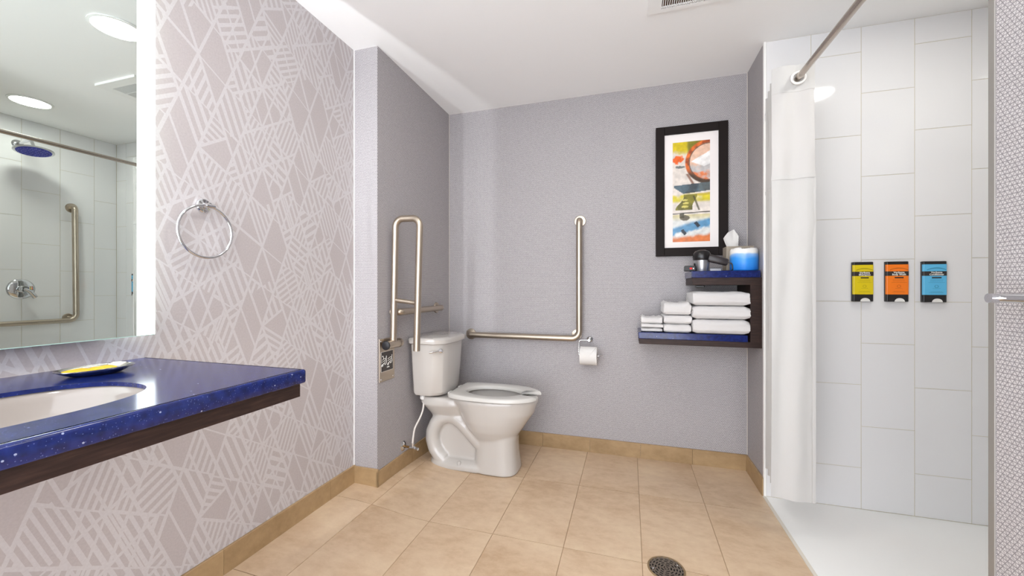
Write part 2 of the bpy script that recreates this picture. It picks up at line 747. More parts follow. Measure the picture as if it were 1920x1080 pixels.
def place_back(o, a, z):
    o.location = (a, YS, z)
    jr = random.uniform(-.0010, .0010)
    o.rotation_euler = (jr * .6, 0, jr * .5)


lay_tiles(ww, cols, place_back, [OB, OA, OB, OA, OB])
cs = [(2.137, YS)]
y = 2.137
while y > .72:
    cs.append((max(y - PX, .70), y))
    y -= PX


def place_side(o, a, z):
    # local x runs towards -y, local y (thickness) towards +x
    o.rotation_euler = (0, 0, -pi / 2)
    o.location = (XS, a, z)


# for the side wall the origin is at the far (larger y) end of each tile
def lay_side():
    gp = .0016
    def place(o, a, z):
        o.rotation_euler = (0, 0, -pi / 2)
        o.location = (XS, a, z)
    # convert columns to distance from the corner
    lay_tiles(wsr, [(-(b), -(a)) for a, b in cs], lambda o, a, z: place(o, -a, z),
              [OA if i % 2 == 0 else OB for i in range(len(cs))])


lay_side()

# shower pan
pan = struct('floor_shower', box((XW + .004, .70, -.03), (XS, YS + .002, .0025), .002), M['pan'])

# baseboards: rows of skirting tiles
def skirting(name, a, b, nrm, h, joints, zoff=True):
    """a,b: ends on the wall line; nrm: room-facing direction; joints: distances along the run"""
    a, b, nrm = Vector(a), Vector(b), Vector(nrm)
    L = (b - a).length
    d = (b - a) / L
    js = [0] + joints + [L]
    root = None
    for k in range(len(js) - 1):
        s0, s1 = js[k] + (.0006 if k else 0), js[k + 1] - (.0006 if k < len(js) - 2 else 0)
        bm = bmesh.new()
        n = 4
        rows = []
        th = .009
        for i in range(n + 1):
            q = a + d * (s0 + (s1 - s0) * i / n)
            zz = zf(q.x, q.y) if zoff else 0
            rows.append([bm.verts.new(q + Vector((0, 0, zz - .004))), bm.verts.new(q + nrm * th + Vector((0, 0, zz - .004))),
                         bm.verts.new(q + nrm * th + Vector((0, 0, h - .002))), bm.verts.new(q + nrm * (th - .002) + Vector((0, 0, h))),
                         bm.verts.new(q + Vector((0, 0, h)))])
        for A, B in zip(rows, rows[1:]):
            for m_ in range(5):
                bm.faces.new((A[m_], A[(m_ + 1) % 5], B[(m_ + 1) % 5], B[m_]))
        bm.faces.new(rows[0][::-1]); bm.faces.new(rows[-1])
        me = tomesh(bm)
        if root is None:
            root = struct(name, me, M['base_tile'])
        else:
            link('skirting_tile', me, M['base_tile'], parent=root)
    return root


skirting('baseboard_left', (XL, YR, 0), (XL, YN, 0), (1, 0, 0), .132, [YR - 1.56, YR - 1.04, YR - .515, YR + .01, YR + .53, YR + 1.06, YR + 1.6])
skirting('baseboard_return', (XL, YR, 0), (XA + .009, YR, 0), (0, -1, 0), .128, [])
skirting('baseboard_alcove', (XA, YR - .009, 0), (XA, YB, 0), (1, 0, 0), .115, [.34])
skirting('baseboard_back', (XA, YB, 0), (XW, YB, 0), (0, -1, 0), .092, [-.56 - XA, -.246 - XA, .067 - XA, .366 - XA])
skirting('baseboard_wing', (XW, YB, 0), (XW, YS + .004, 0), (-1, 0, 0), .092, [])
skirting('baseboard_partition', (XP, YP - .006, 0), (XP, YN, 0), (-1, 0, 0), .10, [.5, 1.02, 1.55, 2.07])

# ------------------------------------------------------------------ ceiling lamps, vent
def lamp(x, y, label):
    t = thing('ceiling_light', label, 'lamp', (x, y, H), group='round ceiling downlights')
    link('trim_ring', lathe([(.098, 0), (.104, -.002), (.104, -.006), (.092, -.009), (.090, -.006), (.090, 0)], (x, y, H), (0, 0, 1), 40), M['lamp_trim'], parent=t, smooth=40)
    link('diffuser', lathe([(0, -.0075), (.06, -.0075), (.0905, -.006), (.0905, -.001), (0, -.001)], (x, y, H), (0, 0, 1), 40), M['lamp'], parent=t, smooth=40)


lamp(-.346, 1.257, 'round ceiling downlight nearest the towel ring wall, reflected at the top of the mirror')
lamp(1.152, 1.584, 'round ceiling downlight over the shower, reflected in the white tiles')
lamp(-.346, -.10, 'added round fill downlight, unseen behind the camera above the vanity')  # extra downlight out of view, added to brighten the room

vx0, vx1, vy0, vy1 = .077, .437, 1.56, 1.885
vt = thing('ceiling_vent', 'square white ceiling vent with a slotted grille', 'vent', ((vx0 + vx1) / 2, (vy0 + vy1) / 2, H))
bm = bmesh.new()
zz = H - .014
ix0, ix1, iy0, iy1 = vx0 + .06, vx1 - .06, vy0 + .055, vy1 - .022
for lo, hi in (((vx0, vy0), (ix0, vy1)), ((ix1, vy0), (vx1, vy1)), ((ix0, vy0), (ix1, iy0)), ((ix0, iy1), (ix1, vy1))):
    bbox(bm, (*lo, zz), (*hi, H))
link('cover_frame', tomesh(bm), M['lamp_trim'], parent=vt)
link('backing', box((ix0, iy0, H - .003), (ix1, iy1, H - .001)), mat('brown grille backing', '#5a3c26', .8), parent=vt)  # flat brown sheet behind the slats
k = 0
xq = ix0 + .004
sl = box((0, 0, 0), (.0032, iy1 - iy0, .006))
sl.materials.append(M['lamp_trim'])
while xq < ix1 - .003:
    o = bpy.data.objects.new('slat', sl)
    C.objects.link(o); o.parent = vt
    o.location = (xq - vt.location.x, iy0 - vt.location.y, -.0145)
    xq += .0092
for yy in (iy0 + .07, iy0 + .14, iy1 - .012):
    link('cross_slat', box((ix0, yy, zz - .0005), (ix1, yy + .004, zz + .005)), M['lamp_trim'], parent=vt)

# ------------------------------------------------------------------ backlit mirror
XM = -1.36
MY0, MY1, MZ0, MZ1 = -.62, .81, .932, 2.12
mr = thing('backlit_mirror', 'large wall mirror with glowing frosted edge bands over the blue vanity top', 'mirror', (XL, (MY0 + MY1) / 2, MZ0))
fb = .045
def band(y0, y1):
    o = link('frosted_band', box((XM - .005, y0, MZ0), (XM, y1, MZ1)), [M['frost'], M['frost_back'], M['chassis']], parent=mr)
    for p in o.data.polygons:
        p.material_index = 0 if p.normal.x > .5 else (1 if p.normal.x < -.5 else 2)


link('mirror_glass', box((XM - .005, MY0 + fb, MZ0), (XM, MY1 - fb, MZ1)), M['mirror'], parent=mr)
band(MY1 - fb, MY1)
band(MY0, MY0 + fb)
link('glass_edge', box((XM - .005, MY0, MZ0 - .0018), (XM, MY1, MZ0)), M['glass_edge'], parent=mr)
CY0, CY1 = MY0 + .124, MY1 - .124
link('chassis', box((XL + .0005, CY0, MZ0 + .06), (XM - .005, CY1, MZ1 - .06)), M['chassis'], parent=mr)
link('led_strip', box((XL + .0010, CY1, MZ0 + .08), (XL + .005, CY1 + .002, MZ1 - .08)), M['led'], parent=mr)
link('led_strip', box((XL + .0010, CY0 - .002, MZ0 + .08), (XL + .005, CY0, MZ1 - .08)), M['led'], parent=mr)

# ------------------------------------------------------------------ vanity
CX1, CYE, CZ, CT = -.80, .815, .860, .034
SKX, SKY, SA, SB, SE = -1.052, .355, .152, .228, 2.5
vn = thing('vanity_counter', 'wall hung vanity with speckled blue quartz top and dark wood apron', 'counter', (XL, 0, CZ))
CY_0 = -.72
# slab with an oval hole: outer rectangle ring bridged with the sink ring
def slab():
    bm = bmesh.new()
    n = 64
    hole = sell(SKX, SKY, SA, SB, CZ, n, SE)
    def outer(p):
        d = (p - Vector((SKX, SKY, CZ)))
        # project from the hole centre onto a rectangle round it
        x0, x1, y0, y1 = XL + .001 - SKX, CX1 - .008 - SKX, SKY - .30 - SKY, .30
        tx = (x1 / d.x if d.x > 0 else x0 / d.x) if abs(d.x) > 1e-6 else 1e9
        ty = (y1 / d.y if d.y > 0 else y0 / d.y) if abs(d.y) > 1e-6 else 1e9
        t = min(tx, ty)
        return Vector((SKX + d.x * t, SKY + d.y * t, CZ))
    out = [outer(p) for p in hole]
    # snap the nearest points to the rectangle corners
    for cx, cy in ((XL + .001, SKY - .3), (XL + .001, SKY + .3), (CX1 - .008, SKY - .3), (CX1 - .008, SKY + .3)):
        i = min(range(n), key=lambda k: (out[k] - Vector((cx, cy, CZ))).length)
        out[i] = Vector((cx, cy, CZ))
    hv = [bm.verts.new(p) for p in hole]
    ov = [bm.verts.new(p) for p in out]
    for k in range(n):
        bm.faces.new((hv[k], ov[k], ov[(k + 1) % n], hv[(k + 1) % n]))
    lip = [bm.verts.new(p - Vector((0, 0, .009))) for p in hole]
    for k in range(n):
        bm.faces.new((hv[k], hv[(k + 1) % n], lip[(k + 1) % n], lip[k]))
    return bm


bm = slab()
bbox(bm, (XL + .001, CY_0, CZ - CT), (CX1 - .008, SKY - .3, CZ))
bbox(bm, (XL + .001, SKY + .3, CZ - CT), (CX1 - .008, CYE - .008, CZ))
me = tomesh(bm)
top = link('countertop', me, M['quartz'], parent=vn)
# rounded front and end edges of the slab
def edge_strip(a, b, nrm):
    a, b, nrm = Vector(a), Vector(b), Vector(nrm)
    prof = [(0, 0), (.004, -.0006), (.007, -.003), (.008, -.007), (.008, -CT + .003), (.006, -CT), (0, -CT)]
    bm = bmesh.new()
    R = []
    for p in (a, b):
        R.append([bm.verts.new(p + nrm * q + Vector((0, 0, r))) for q, r in prof])
    for k in range(len(prof) - 1):
        bm.faces.new((R[0][k], R[0][k + 1], R[1][k + 1], R[1][k]))
    return tomesh(bm)


bm = bmesh.new()
prof = [(-.004, 0), (0, 0), (.004, -.0006), (.007, -.003), (.008, -.007), (.008, -CT + .003), (.006, -CT), (-.004, -CT)]
rings = []
cx_, cy_ = CX1 - .008, CYE - .008
path = [((cx_, CY_0), (1, 0))] + [((cx_, cy_), (cos(t), sin(t))) for t in [radians(q) for q in (0, 22, 45, 68, 90)]] + [((XL + .001, cy_), (0, 1))]
for (px, py), (nx_, ny_) in path:
    rings.append([bm.verts.new((px + nx_ * q, py + ny_ * q, CZ + r)) for q, r in prof])
for A, B in zip(rings, rings[1:]):
    for k in range(len(prof) - 1):
        bm.faces.new((A[k], A[k + 1], B[k + 1], B[k]))
bmesh.ops.recalc_face_normals(bm, faces=bm.faces)
link('countertop_edge', tomesh(bm), M['quartz'], parent=vn, smooth=50)
bm = bmesh.new()
bbox(bm, (CX1 - .032, CY_0, CZ - CT - .0355), (CX1 - .010, CYE - .012, CZ - CT), .001)
bbox(bm, (XL + .001, CYE - .034, CZ - CT - .0345), (CX1 - .0325, CYE - .0125, CZ - CT), .001)
link('apron', tomesh(bm), M['wood'], parent=vn)
link('support_panel', box((XL + .001, CY_0 + .02, CZ - CT - .2), (XL + .02, CYE - .06, CZ - CT)), M['wood'], parent=vn)
# basin
bm = bmesh.new()
rings = [sell(SKX, SKY, SA + .018, SB + .018, CZ - .0092, 64, SE), sell(SKX, SKY, SA + .004, SB + .004, CZ - .0094, 64, SE)]
for f, dz in ((.0, .0), (.02, .02), (.06, .045), (.13, .070), (.26, .088), (.5, .096), (.75, .100), (.93, .102)):
    rings.append(sell(SKX, SKY, (SA + .003) * (1 - f), (SB + .003) * (1 - f), CZ - .010 - dz, 64, SE - .3 * f))
bloft(bm, rings, cap0=False)
link('basin', tomesh(bm), M['sinkw'], parent=vn, smooth=60)

# soap dish on the vanity
dc = Vector((-1.245, .618, CZ))
dish = thing('soap_dish', 'shallow oval pewter dish holding yellow soap packets, on the blue vanity top', 'dish', dc)
bm = bmesh.new()
DA, DB = .048, .070
rot = Matrix.Rotation(radians(-12), 3, 'Z')
def dring(f, z, e=2.2): return [dc + rot @ (p) for p in sell(0, 0, DA * f, DB * f, z, 48, e)]
bloft(bm, [dring(.5, .001), dring(.66, .002), dring(.92, .011), dring(1, .0145), dring(1.0, .0165), dring(.93, .0155), dring(.86, .012), dring(.66, .0055), dring(.3, .005)])
link('dish_body', tomesh(bm), M['pewter'], parent=dish, smooth=50)


def packet(name, cx, cy, lx, ly, rz, m, tilt=(0, 0), label=None, group=None, z=.009):
    bm = bmesh.new()
    bmesh.ops.create_grid(bm, x_segments=10, y_segments=10, size=.5)
    for v in bm.verts:
        r = max(abs(v.co.x), abs(v.co.y)) * 2
        v.co.z = .0035 * (1 - r ** 4) + .0012 * noise.noise(Vector((v.co.x * 4 + cx * 90, v.co.y * 4, 0)))
        v.co.x *= lx; v.co.y *= ly
    r = bmesh.ops.solidify(bm, geom=list(bm.faces), thickness=.0016)
    me = tomesh(bm)
    p = dc + rot @ Vector((cx, cy, z))
    me.transform(Matrix.Rotation(tilt[0], 4, 'X') @ Matrix.Rotation(tilt[1], 4, 'Y'))
    o = link(name, me, m, smooth=40, loc=p)
    o.rotation_euler = (0, 0, rz)
    return setp(o, label, 'soap packet', 'soap packets in the dish')


packet('soap_packet', -.004, -.027, .040, .042, .2, M['packet'], (.0, .05), 'yellow soap packet lying at the camera end of the pewter dish', z=.0125)
packet('soap_packet', .003, .010, .042, .044, -.3, M['packet'], (.06, -.03), 'yellow soap packet lying in the middle of the pewter dish', z=.0145)
packet('soap_packet', -.002, .036, .030, .024, .5, M['packet_w'], (.22, .0), 'pale film packet propped at the far end of the pewter dish', z=.0185)

# ------------------------------------------------------------------ towel ring on the left wall
rc = at(380, 386, x=XL)
rcx = at(381, 436, x=XL + .045)
tr = thing('towel_ring', 'round chrome towel ring on the patterned wall beside the mirror', 'towel ring', rc)
link('wall_flange', lathe([(0, .0), (.024, 0), (.024, .006), (.021, .009), (.009, .010), (.008, .035), (.0, .036)], rc, (1, 0, 0), 36), M['chrome'], parent=tr, smooth=40)
RR = .0875
zc = rc.z - RR - .004
pts = [Vector((XL + .034, rc.y - .012 + RR * sin(a), zc + RR * cos(a))) for a in [2 * pi * k / 72 for k in range(72)]]
link('ring', tube(pts, .0048, 12, closed=True), M['chrome'], parent=tr, smooth=60)
link('ring_pivot', tube([(XL + .034, rc.y - .014, rc.z - .003), (XL + .034, rc.y + .014, rc.z - .003)], .0082, 16), M['chrome'], parent=tr, smooth=40)

# ------------------------------------------------------------------ grab bars
def flange(p, ax, r=.038, name='flange', parent=None, m='steel'):
    return link(name, lathe([(0, 0), (r, 0), (r, .004), (r * .93, .0075), (r * .6, .009), (0, .009)], p, ax, 36), M[m], parent=parent, smooth=40)


br = .0200
# L shaped bar on the back wall
yb = YB - .050
zt, zb_, xv, xh = 1.512, .742, -.310, -1.083
lb = thing('grab_bar', 'L-shaped satin steel grab bar on the back wall right of the toilet', 'grab bar', (xv, YB, zb_))
pts = fillet([(xv, YB - .006, zt - .004), (xv, yb, zt - .004), (xv, yb, zb_), (xh, yb, zb_), (xh, YB - .006, zb_)], .052, 10)
link('bar', tube(pts, br, 20), M['steel'], parent=lb, smooth=60)
flange((xv, YB, zt - .004), (0, -1, 0), parent=lb)
flange((xh, YB, zb_), (0, -1, 0), parent=lb)
flange((xv - .022, YB, zb_ + .022), (0, -1, 0), .034, parent=lb)
link('corner_post', tube([(xv - .022, YB - .006, zb_ + .022), (xv - .014, yb, zb_ + .014)], .015, 16), M['steel'], parent=lb, smooth=60)
# short straight bar on the alcove wall
xb = XA + .046
sb = thing('grab_bar', 'straight horizontal satin steel grab bar behind the fold-up rail', 'grab bar', (XA, 2.15, .94))
pts = fillet([(XA + .006, 2.385, .937), (xb, 2.385, .937), (xb, 1.885, .937), (XA + .006, 1.885, .937)], .05, 10)
link('bar', tube(pts, .0185, 20), M['steel'], parent=sb, smooth=60)
flange((XA, 2.385, .937), (1, 0, 0), .036, parent=sb)
flange((XA, 1.885, .937), (1, 0, 0), .036, parent=sb)

# fold-up rail
fy = 1.83
fr_ = thing('fold_up_rail', 'hinged U-shaped steel grab rail folded up against the alcove wall', 'grab rail', (XA, fy, .6))
p0, p1 = Vector((-1.238, fy, .775)), Vector((-1.211, fy, 1.442))
q0, q1 = Vector((-1.078, fy, .737)), Vector((-1.058, fy, 1.438))
p0.x += .018; p1.x += .006
pts = fillet([p0, p1, q1, q0], .045, 10)
link('rail_tube', tube(pts, .0178, 20), M['steel'], parent=fr_, smooth=60)
a = p0.lerp(p1, .345); b = q0.lerp(q1, .36)
link('cross_tube', tube([a, b], .0115, 16), M['steel'], parent=fr_, smooth=60)
hinge = link('hinge_barrel', tube([(XA + .036, 1.768, .768), (XA + .036, 1.898, .768)], .0225, 24), M['steel'], parent=fr_, smooth=40)
link('black_end_cap', lathe([(0, .012), (.018, .012), (.0235, .008), (.0235, 0), (0, 0)], (XA + .036, 1.768, .768), (0, -1, 0), 28), M['rubber'], parent=fr_, smooth=40)['label'] = 'black rubber end cap'
link('hinge_collar', lathe([(.0245, 0), (.0245, .008), (.0225, .008)], (XA + .036, 1.876, .768), (0, 1, 0), 28), M['steel'], parent=fr_, smooth=40)
plate = link('mounting_plate', box((XA, 1.752, .572), (XA + .006, 1.888, .800), .0025), M['steel'], parent=fr_)
link('label_plate', box((XA + .006, 1.763, .624), (XA + .0068, 1.872, .731)), M['inkwhite'], parent=plate)
link('label_face', box((XA + .0068, 1.765, .626), (XA + .0072, 1.870, .729)), M['sign'], parent=plate)['label'] = 'dark pictogram label with two folding rail figures'
bm = bmesh.new()
xx0 = XA + .0076
def S(pts, r=.0016): btube(bm, [Vector((xx0, 1.765 + a * .105, .626 + b * .103)) for a, b in pts], r, 6)
for ox in (0, .48):
    S([(.06 + ox, .50), (.30 + ox, .56), (.40 + ox, .60), (.42 + ox, .78)])
    S([(.06 + ox, .60), (.26 + ox, .66), (.40 + ox, .66)])
    S([(.40 + ox, .60), (.44 + ox, .48), (.38 + ox, .36), (.28 + ox, .34), (.26 + ox, .44), (.34 + ox, .50)])
    S([(.02 + ox, .30), (.10 + ox, .38), (.22 + ox, .42)], .0022)
    S([(.06 + ox, .26), (.16 + ox, .34)], .0016)
S([(.06, .78), (.12, .82), (.17, .74), (.18, .64)])
btube(bm, [Vector((xx0 - .001, 1.815, .644)), Vector((xx0 - .001, 1.834, .644))], .0034, 8)
link('pictogram', tomesh(bm), M['inkwhite'], parent=plate)
for yy, z_ in ((1.765, .586), (1.875, .586), (1.765, .787), (1.875, .787)):
    link('screw', lathe([(0, .0025), (.0035, .002), (.0045, 0)], (XA + .006, yy, z_), (1, 0, 0), 12), M['chrome'], parent=fr_, smooth=60)

# ------------------------------------------------------------------ toilet
TY = 2.20
tl = thing('toilet', 'white two-piece toilet with open-front seat standing in the alcove', 'toilet', (-.9, TY, 0))
bm = bmesh.new()
def R_(x0, x1, hw, z, e=2.3, n=48): return sell((x0 + x1) / 2, TY, (x1 - x0) / 2, hw, z, n, e)
def egg(x0, x1, hw, z, xm=None, e=2.2):
    xm = xm if xm is not None else x0 + (x1 - x0) * .42
    return sell(xm, TY, x1 - xm, hw, z, 48, e, af=xm - x0)
# bowl
bloft(bm, [R_(-.90, -.64, .104, .18), egg(-.905, -.620, .126, .215), egg(-.930, -.596, .145, .25), egg(-.960, -.562, .160, .30), egg(-.985, -.526, .168, .35),
           egg(-1.015, -.512, .174, .392), egg(-1.03, -.505, .178, .415), egg(-1.03, -.507, .176, .432)])
# front pedestal
bloft(bm, [R_(-.885, -.613, .120, .001, 3.2), R_(-.880, -.618, .117, .03, 3.2), R_(-.875, -.627, .113, .10, 3.0), R_(-.872, -.629, .112, .17, 2.8), R_(-.885, -.622, .114, .235, 2.5), R_(-.90, -.60, .12, .27, 2.3)])
# foot skirt running back to the wall side
bloft(bm, [R_(-1.175, -.70, .118, .001, 3.0), R_(-1.172, -.70, .116, .028, 3.0), R_(-1.165, -.72, .104, .042, 2.8), R_(-1.15, -.74, .080, .055, 2.6)])
# central web
bloft(bm, [R_(-1.155, -.72, .062, .03, 3), R_(-1.165, -.74, .058, .15, 3), R_(-1.15, -.78, .058, .24, 3), R_(-1.12, -.80, .06, .31, 3), R_(-1.15, -.80, .07, .36, 3)])
# deck under the tank
bloft(bm, [R_(-1.165, -.93, .075, .285, 3), R_(-1.175, -.93, .100, .315, 3), R_(-1.205, -.93, .128, .36, 3.2), R_(-1.222, -.92, .138, .378, 3.4), R_(-1.222, -.93, .136, .412, 3.4), R_(-1.21, -.96, .126, .424, 3.4)])
# bulging trapway on both sides
for sgn in (-1, 1):
    tp = [(-.80, .125), (-.85, .168), (-.905, .222), (-.955, .268), (-1.0, .296), (-1.045, .302), (-1.09, .286), (-1.125, .250), (-1.147, .20), (-1.150, .150), (-1.135, .100), (-1.105, .060), (-1.07, .035)]
    tps = fillet([(x, TY + sgn * .058, z) for x, z in tp], .03, 3)
    btube(bm, tps, [.043] * len(tps), 18)
me = tomesh(bm)
cut = bmesh.new()
bloft(cut, [R_(-.88, -.70, .05, .22), egg(-.91, -.64, .09, .26), egg(-.94, -.60, .115, .33), egg(-.955, -.575, .125, .385), egg(-.965, -.568, .128, .44), egg(-.965, -.568, .128, .47)])
cme = tomesh(cut)
co = bpy.data.objects.new('cutter', cme)
C.objects.link(co)
body = applied(me, [('REMESH', dict(mode='VOXEL', voxel_size=.0052, use_smooth_shade=True)), ('SMOOTH', dict(factor=.6, iterations=9)),
                    ('BOOLEAN', dict(operation='DIFFERENCE', object=co, solver='FAST'))])
bpy.data.objects.remove(co)
link('bowl', body, M['china'], parent=tl, smooth=50)
# bolt caps
for sgn in (-1, 1):
    link('bolt_cap', lathe([(.012, 0), (.012, .014), (.008, .020), (0, .022)], (-.955, TY + sgn * .103, .034), (0, 0, 1), 20), M['china'], parent=tl, smooth=60)
# tank
def tankring(z, xb, xm, xc, hw):
    """plan of the tank: flat back, chamfered and bowed front"""
    pts = [(xb, -hw), (xb - 0, hw)]
    P = []
    n = 12
    P.append((xb + .012, -hw))
    P.append((xc - .056, -hw)); P.append((xc - .048, -hw + .003)); P.append((xc - .004, -hw + .034)); P.append((xc, -hw + .042))
    for i in range(1, n):
        t = -1 + 2 * i / n
        P.append((xc + .004 + (xm - xc - .004) * (1 - t * t), t * (hw - .042)))
    P.append((xc, hw - .042)); P.append((xc - .004, hw - .034)); P.append((xc - .048, hw - .003)); P.append((xc - .056, hw))
    P.append((xb + .012, hw)); P.append((xb, hw - .012)); P.append((xb, -hw + .012))
    return [Vector((x, TY - .008 + y, z)) for x, y in P]


bm = bmesh.new()
bloft(bm, [tankring(.430, -1.215, -1.060, -1.080, .132), tankring(.437, -1.225, -1.045, -1.065, .146), tankring(.455, -1.228, -1.036, -1.052, .154), tankring(.60, -1.232, -1.026, -1.042, .163), tankring(.742, -1.235, -1.018, -1.034, .171)])
link('tank', tomesh(bm), M['china'], parent=tl, smooth=32)
bm = bmesh.new()
bloft(bm, [tankring(.742, -1.240, -1.008, -1.026, .179), tankring(.746, -1.243, -1.003, -1.020, .183), tankring(.768, -1.244, -1.002, -1.019, .184), tankring(.777, -1.240, -1.008, -1.026, .179), tankring(.781, -1.225, -1.030, -1.048, .160)])
link('tank_lid', tomesh(bm), M['china'], parent=tl, smooth=40)
# flush lever
lv = Vector((-1.052, 2.050, .706))
ln = Vector((.58, -.81, 0)).normalized()
lever = link('flush_lever', lathe([(0, .024), (.0105, .023), (.012, .020), (.012, .012), (.008, .010), (.007, 0)], lv, ln, 24), M['chrome'], parent=tl, smooth=40)
tg = Vector((-.81, -.58, 0))
link('lever_arm', tube([lv + ln * .016, lv + ln * .024 + tg * .03 + Vector((0, 0, -.003)), lv + ln * .022 + tg * .068 + Vector((0, 0, -.006))], [.0045, .005, .006], 12), M['chrome'], parent=lever, smooth=60)
# seat
bm = bmesh.new()
n = 60
t0 = .20
def so(t, f, hw, xm, xf, xbk, e):
    c, s = cos(t), sin(t)
    a = xf if c >= 0 else xbk
    return (xm + a * math.copysign(abs(c) ** (2 / e), c), hw * math.copysign(abs(s) ** (2 / e), s))
rows = []
for i in range(n + 1):
    t = t0 + (2 * pi - 2 * t0) * i / n
    ox, oy = so(t, 1, .182, -.775, .285, .262, 2.35)
    ix, iy = so(t, 1, .104, -.79, .185, .150, 2.1)
    if i in (0, n):
        # square off the two arm ends
        ix, iy = -.600, math.copysign(.048, oy)
        ox, oy = -.508, math.copysign(.060, oy)
    if ox < -.86:
        # the back of the seat runs out to two blunt corners
        oy = math.copysign(min(abs(so(t, 1, .182, -.775, .285, .262, 5.0)[1]), .182 - .16 * (-.86 - ox)), oy)
    ox = max(ox, -1.012)
    rows.append([(ox, oy), (ix, iy)])
def lift(x, y, top): return .438 + (0.0 if not top else .019) + .004 * sstep((-.8 - x) / .25) * (1 if top else 0)
prof = [(0, 0, 0), (0.0, .55, 0), (.05, .9, 0), (.16, 1, 0), (.84, 1, 0), (.95, .85, 0), (1, .5, 0), (1, 0, 0)]
RG = []
for (o_, i_) in rows:
    ring = []
    for f, hgt, _ in prof:
        x = o_[0] + (i_[0] - o_[0]) * f
        y = o_[1] + (i_[1] - o_[1]) * f
        z0 = .436 + .004 * 0
        z1 = lift(x, y, True)
        ring.append(bm.verts.new((x, TY + y, z0 + (z1 - z0) * hgt)))
    RG.append(ring)
for A, B in zip(RG, RG[1:]):
    for k in range(len(prof)):
        k2 = (k + 1) % len(prof)
        bm.faces.new((A[k], B[k], B[k2], A[k2]))
bm.faces.new(RG[0]); bm.faces.new(RG[-1][::-1])
link('seat', tomesh(bm), M['seat'], parent=tl, smooth=50)
for sgn in (-1, 1):
    link('seat_hinge', box((-1.035, TY + sgn * .072 - .022, .424), (-.995, TY + sgn * .072 + .022, .452), .006), M['seat'], parent=tl)

# supply stop and hose
vs = at(756, 836, x=XA)
sp_ = thing('water_supply', 'white hose rising from the chrome stop valve on the alcove wall to the tank', 'water valve', vs)
link('wall_escutcheon', lathe([(0, .008), (.012, .008), (.024, .004), (.028, 0)], vs, (1, 0, 0), 32), M['chrome'], parent=sp_, smooth=60)
ve = vs + Vector((.062, 0, -.004))
link('stub_pipe', tube([vs + Vector((.006, 0, 0)), ve - Vector((.012, 0, 0))], .0065, 14), M['brass'], parent=sp_, smooth=60)
vb = link('valve_body', tube([ve - Vector((.018, 0, 0)), ve + Vector((.016, 0, 0))], .0095, 16), M['chrome'], parent=sp_, smooth=40)
link('valve_handle', tube([ve + Vector((.016, 0, 0)), ve + Vector((.030, -.004, -.002)), ve + Vector((.038, -.004, -.002))], [.006, .009, .008], 12), M['chrome'], parent=sp_, smooth=60)
hz = .425
hp = [ve + Vector((0, 0, .008)), ve + Vector((0, .0, .03))] + [at(u, v, y=y_) for u, v, y_ in ((776.5, 808, 1.99), (780, 798, 2.0), (788, 782, 2.03), (793, 768, 2.06), (794.5, 752, 2.085), (793.5, 738, 2.09))]
HT = hp[-1].copy()
def smoothp(p, n=6):
    p = [Vector(q) for q in p]
    out = []
    for i in range(len(p) - 1):
        a, b, c, d = p[max(i - 1, 0)], p[i], p[i + 1], p[min(i + 2, len(p) - 1)]
        for k in range(n):
            t = k / n
            out.append(.5 * ((2 * b) + (c - a) * t + (2 * a - 5 * b + 4 * c - d) * t * t + (3 * b - a - 3 * c + d) * t ** 3))
    out.append(p[-1])
    return out
link('hose', tube(smoothp(hp), .0053, 12), M['hose'], parent=sp_, smooth=60)
link('ferrule', tube([ve + Vector((0, 0, .004)), ve + Vector((0, 0, .028))], .008, 14), M['chrome'], parent=sp_, smooth=40)
link('tank_nut', lathe([(.015, 0), (.018, .004), (.018, .017), (.014, .024)], Vector((HT.x, HT.y, .402)), (0, 0, 1), 10), M['whiteplastic'], parent=sp_)

# ------------------------------------------------------------------ toilet paper
hp_ = at(1106, 636, y=YB)
tph = thing('paper_holder', 'chrome wire toilet paper holder under the corner of the L-shaped bar', 'paper holder', hp_)
link('wall_disc', lathe([(0, .016), (.008, .0145), (.015, .0105), (.020, .005), (.0225, 0)], hp_, (0, -1, 0), 32), M['chrome'], parent=tph, smooth=40)
link('post', tube([hp_ - Vector((0, .008, 0)), hp_ - Vector((0, .058, 0))], .008, 16), M['chrome'], parent=tph, smooth=40)
rl = Vector((-.246, YB - .085, .640))
w_ = .052
pts = fillet([hp_ + Vector((0.0, -.050, 0)), (rl.x - w_ - .012, YB - .050, hp_.z - .002), (rl.x - w_ - .012, YB - .085, rl.z + .002), (rl.x + w_ + .012, YB - .085, rl.z + .002), (rl.x + w_ + .030, YB - .075, rl.z + .010)], .012, 6)
link('wire_arm', tube(pts, .0036, 12), M['chrome'], parent=tph, smooth=60)
roll = thing('toilet_roll', 'white toilet paper roll with folded point hanging on the wire holder', 'toilet roll', rl)
rr = .056
link('paper', lathe([(.0195, -w_), (rr, -w_), (rr, w_), (.0195, w_), (.0195, -w_)], rl, (1, 0, 0), 48), M['paper'], parent=roll, smooth=40)
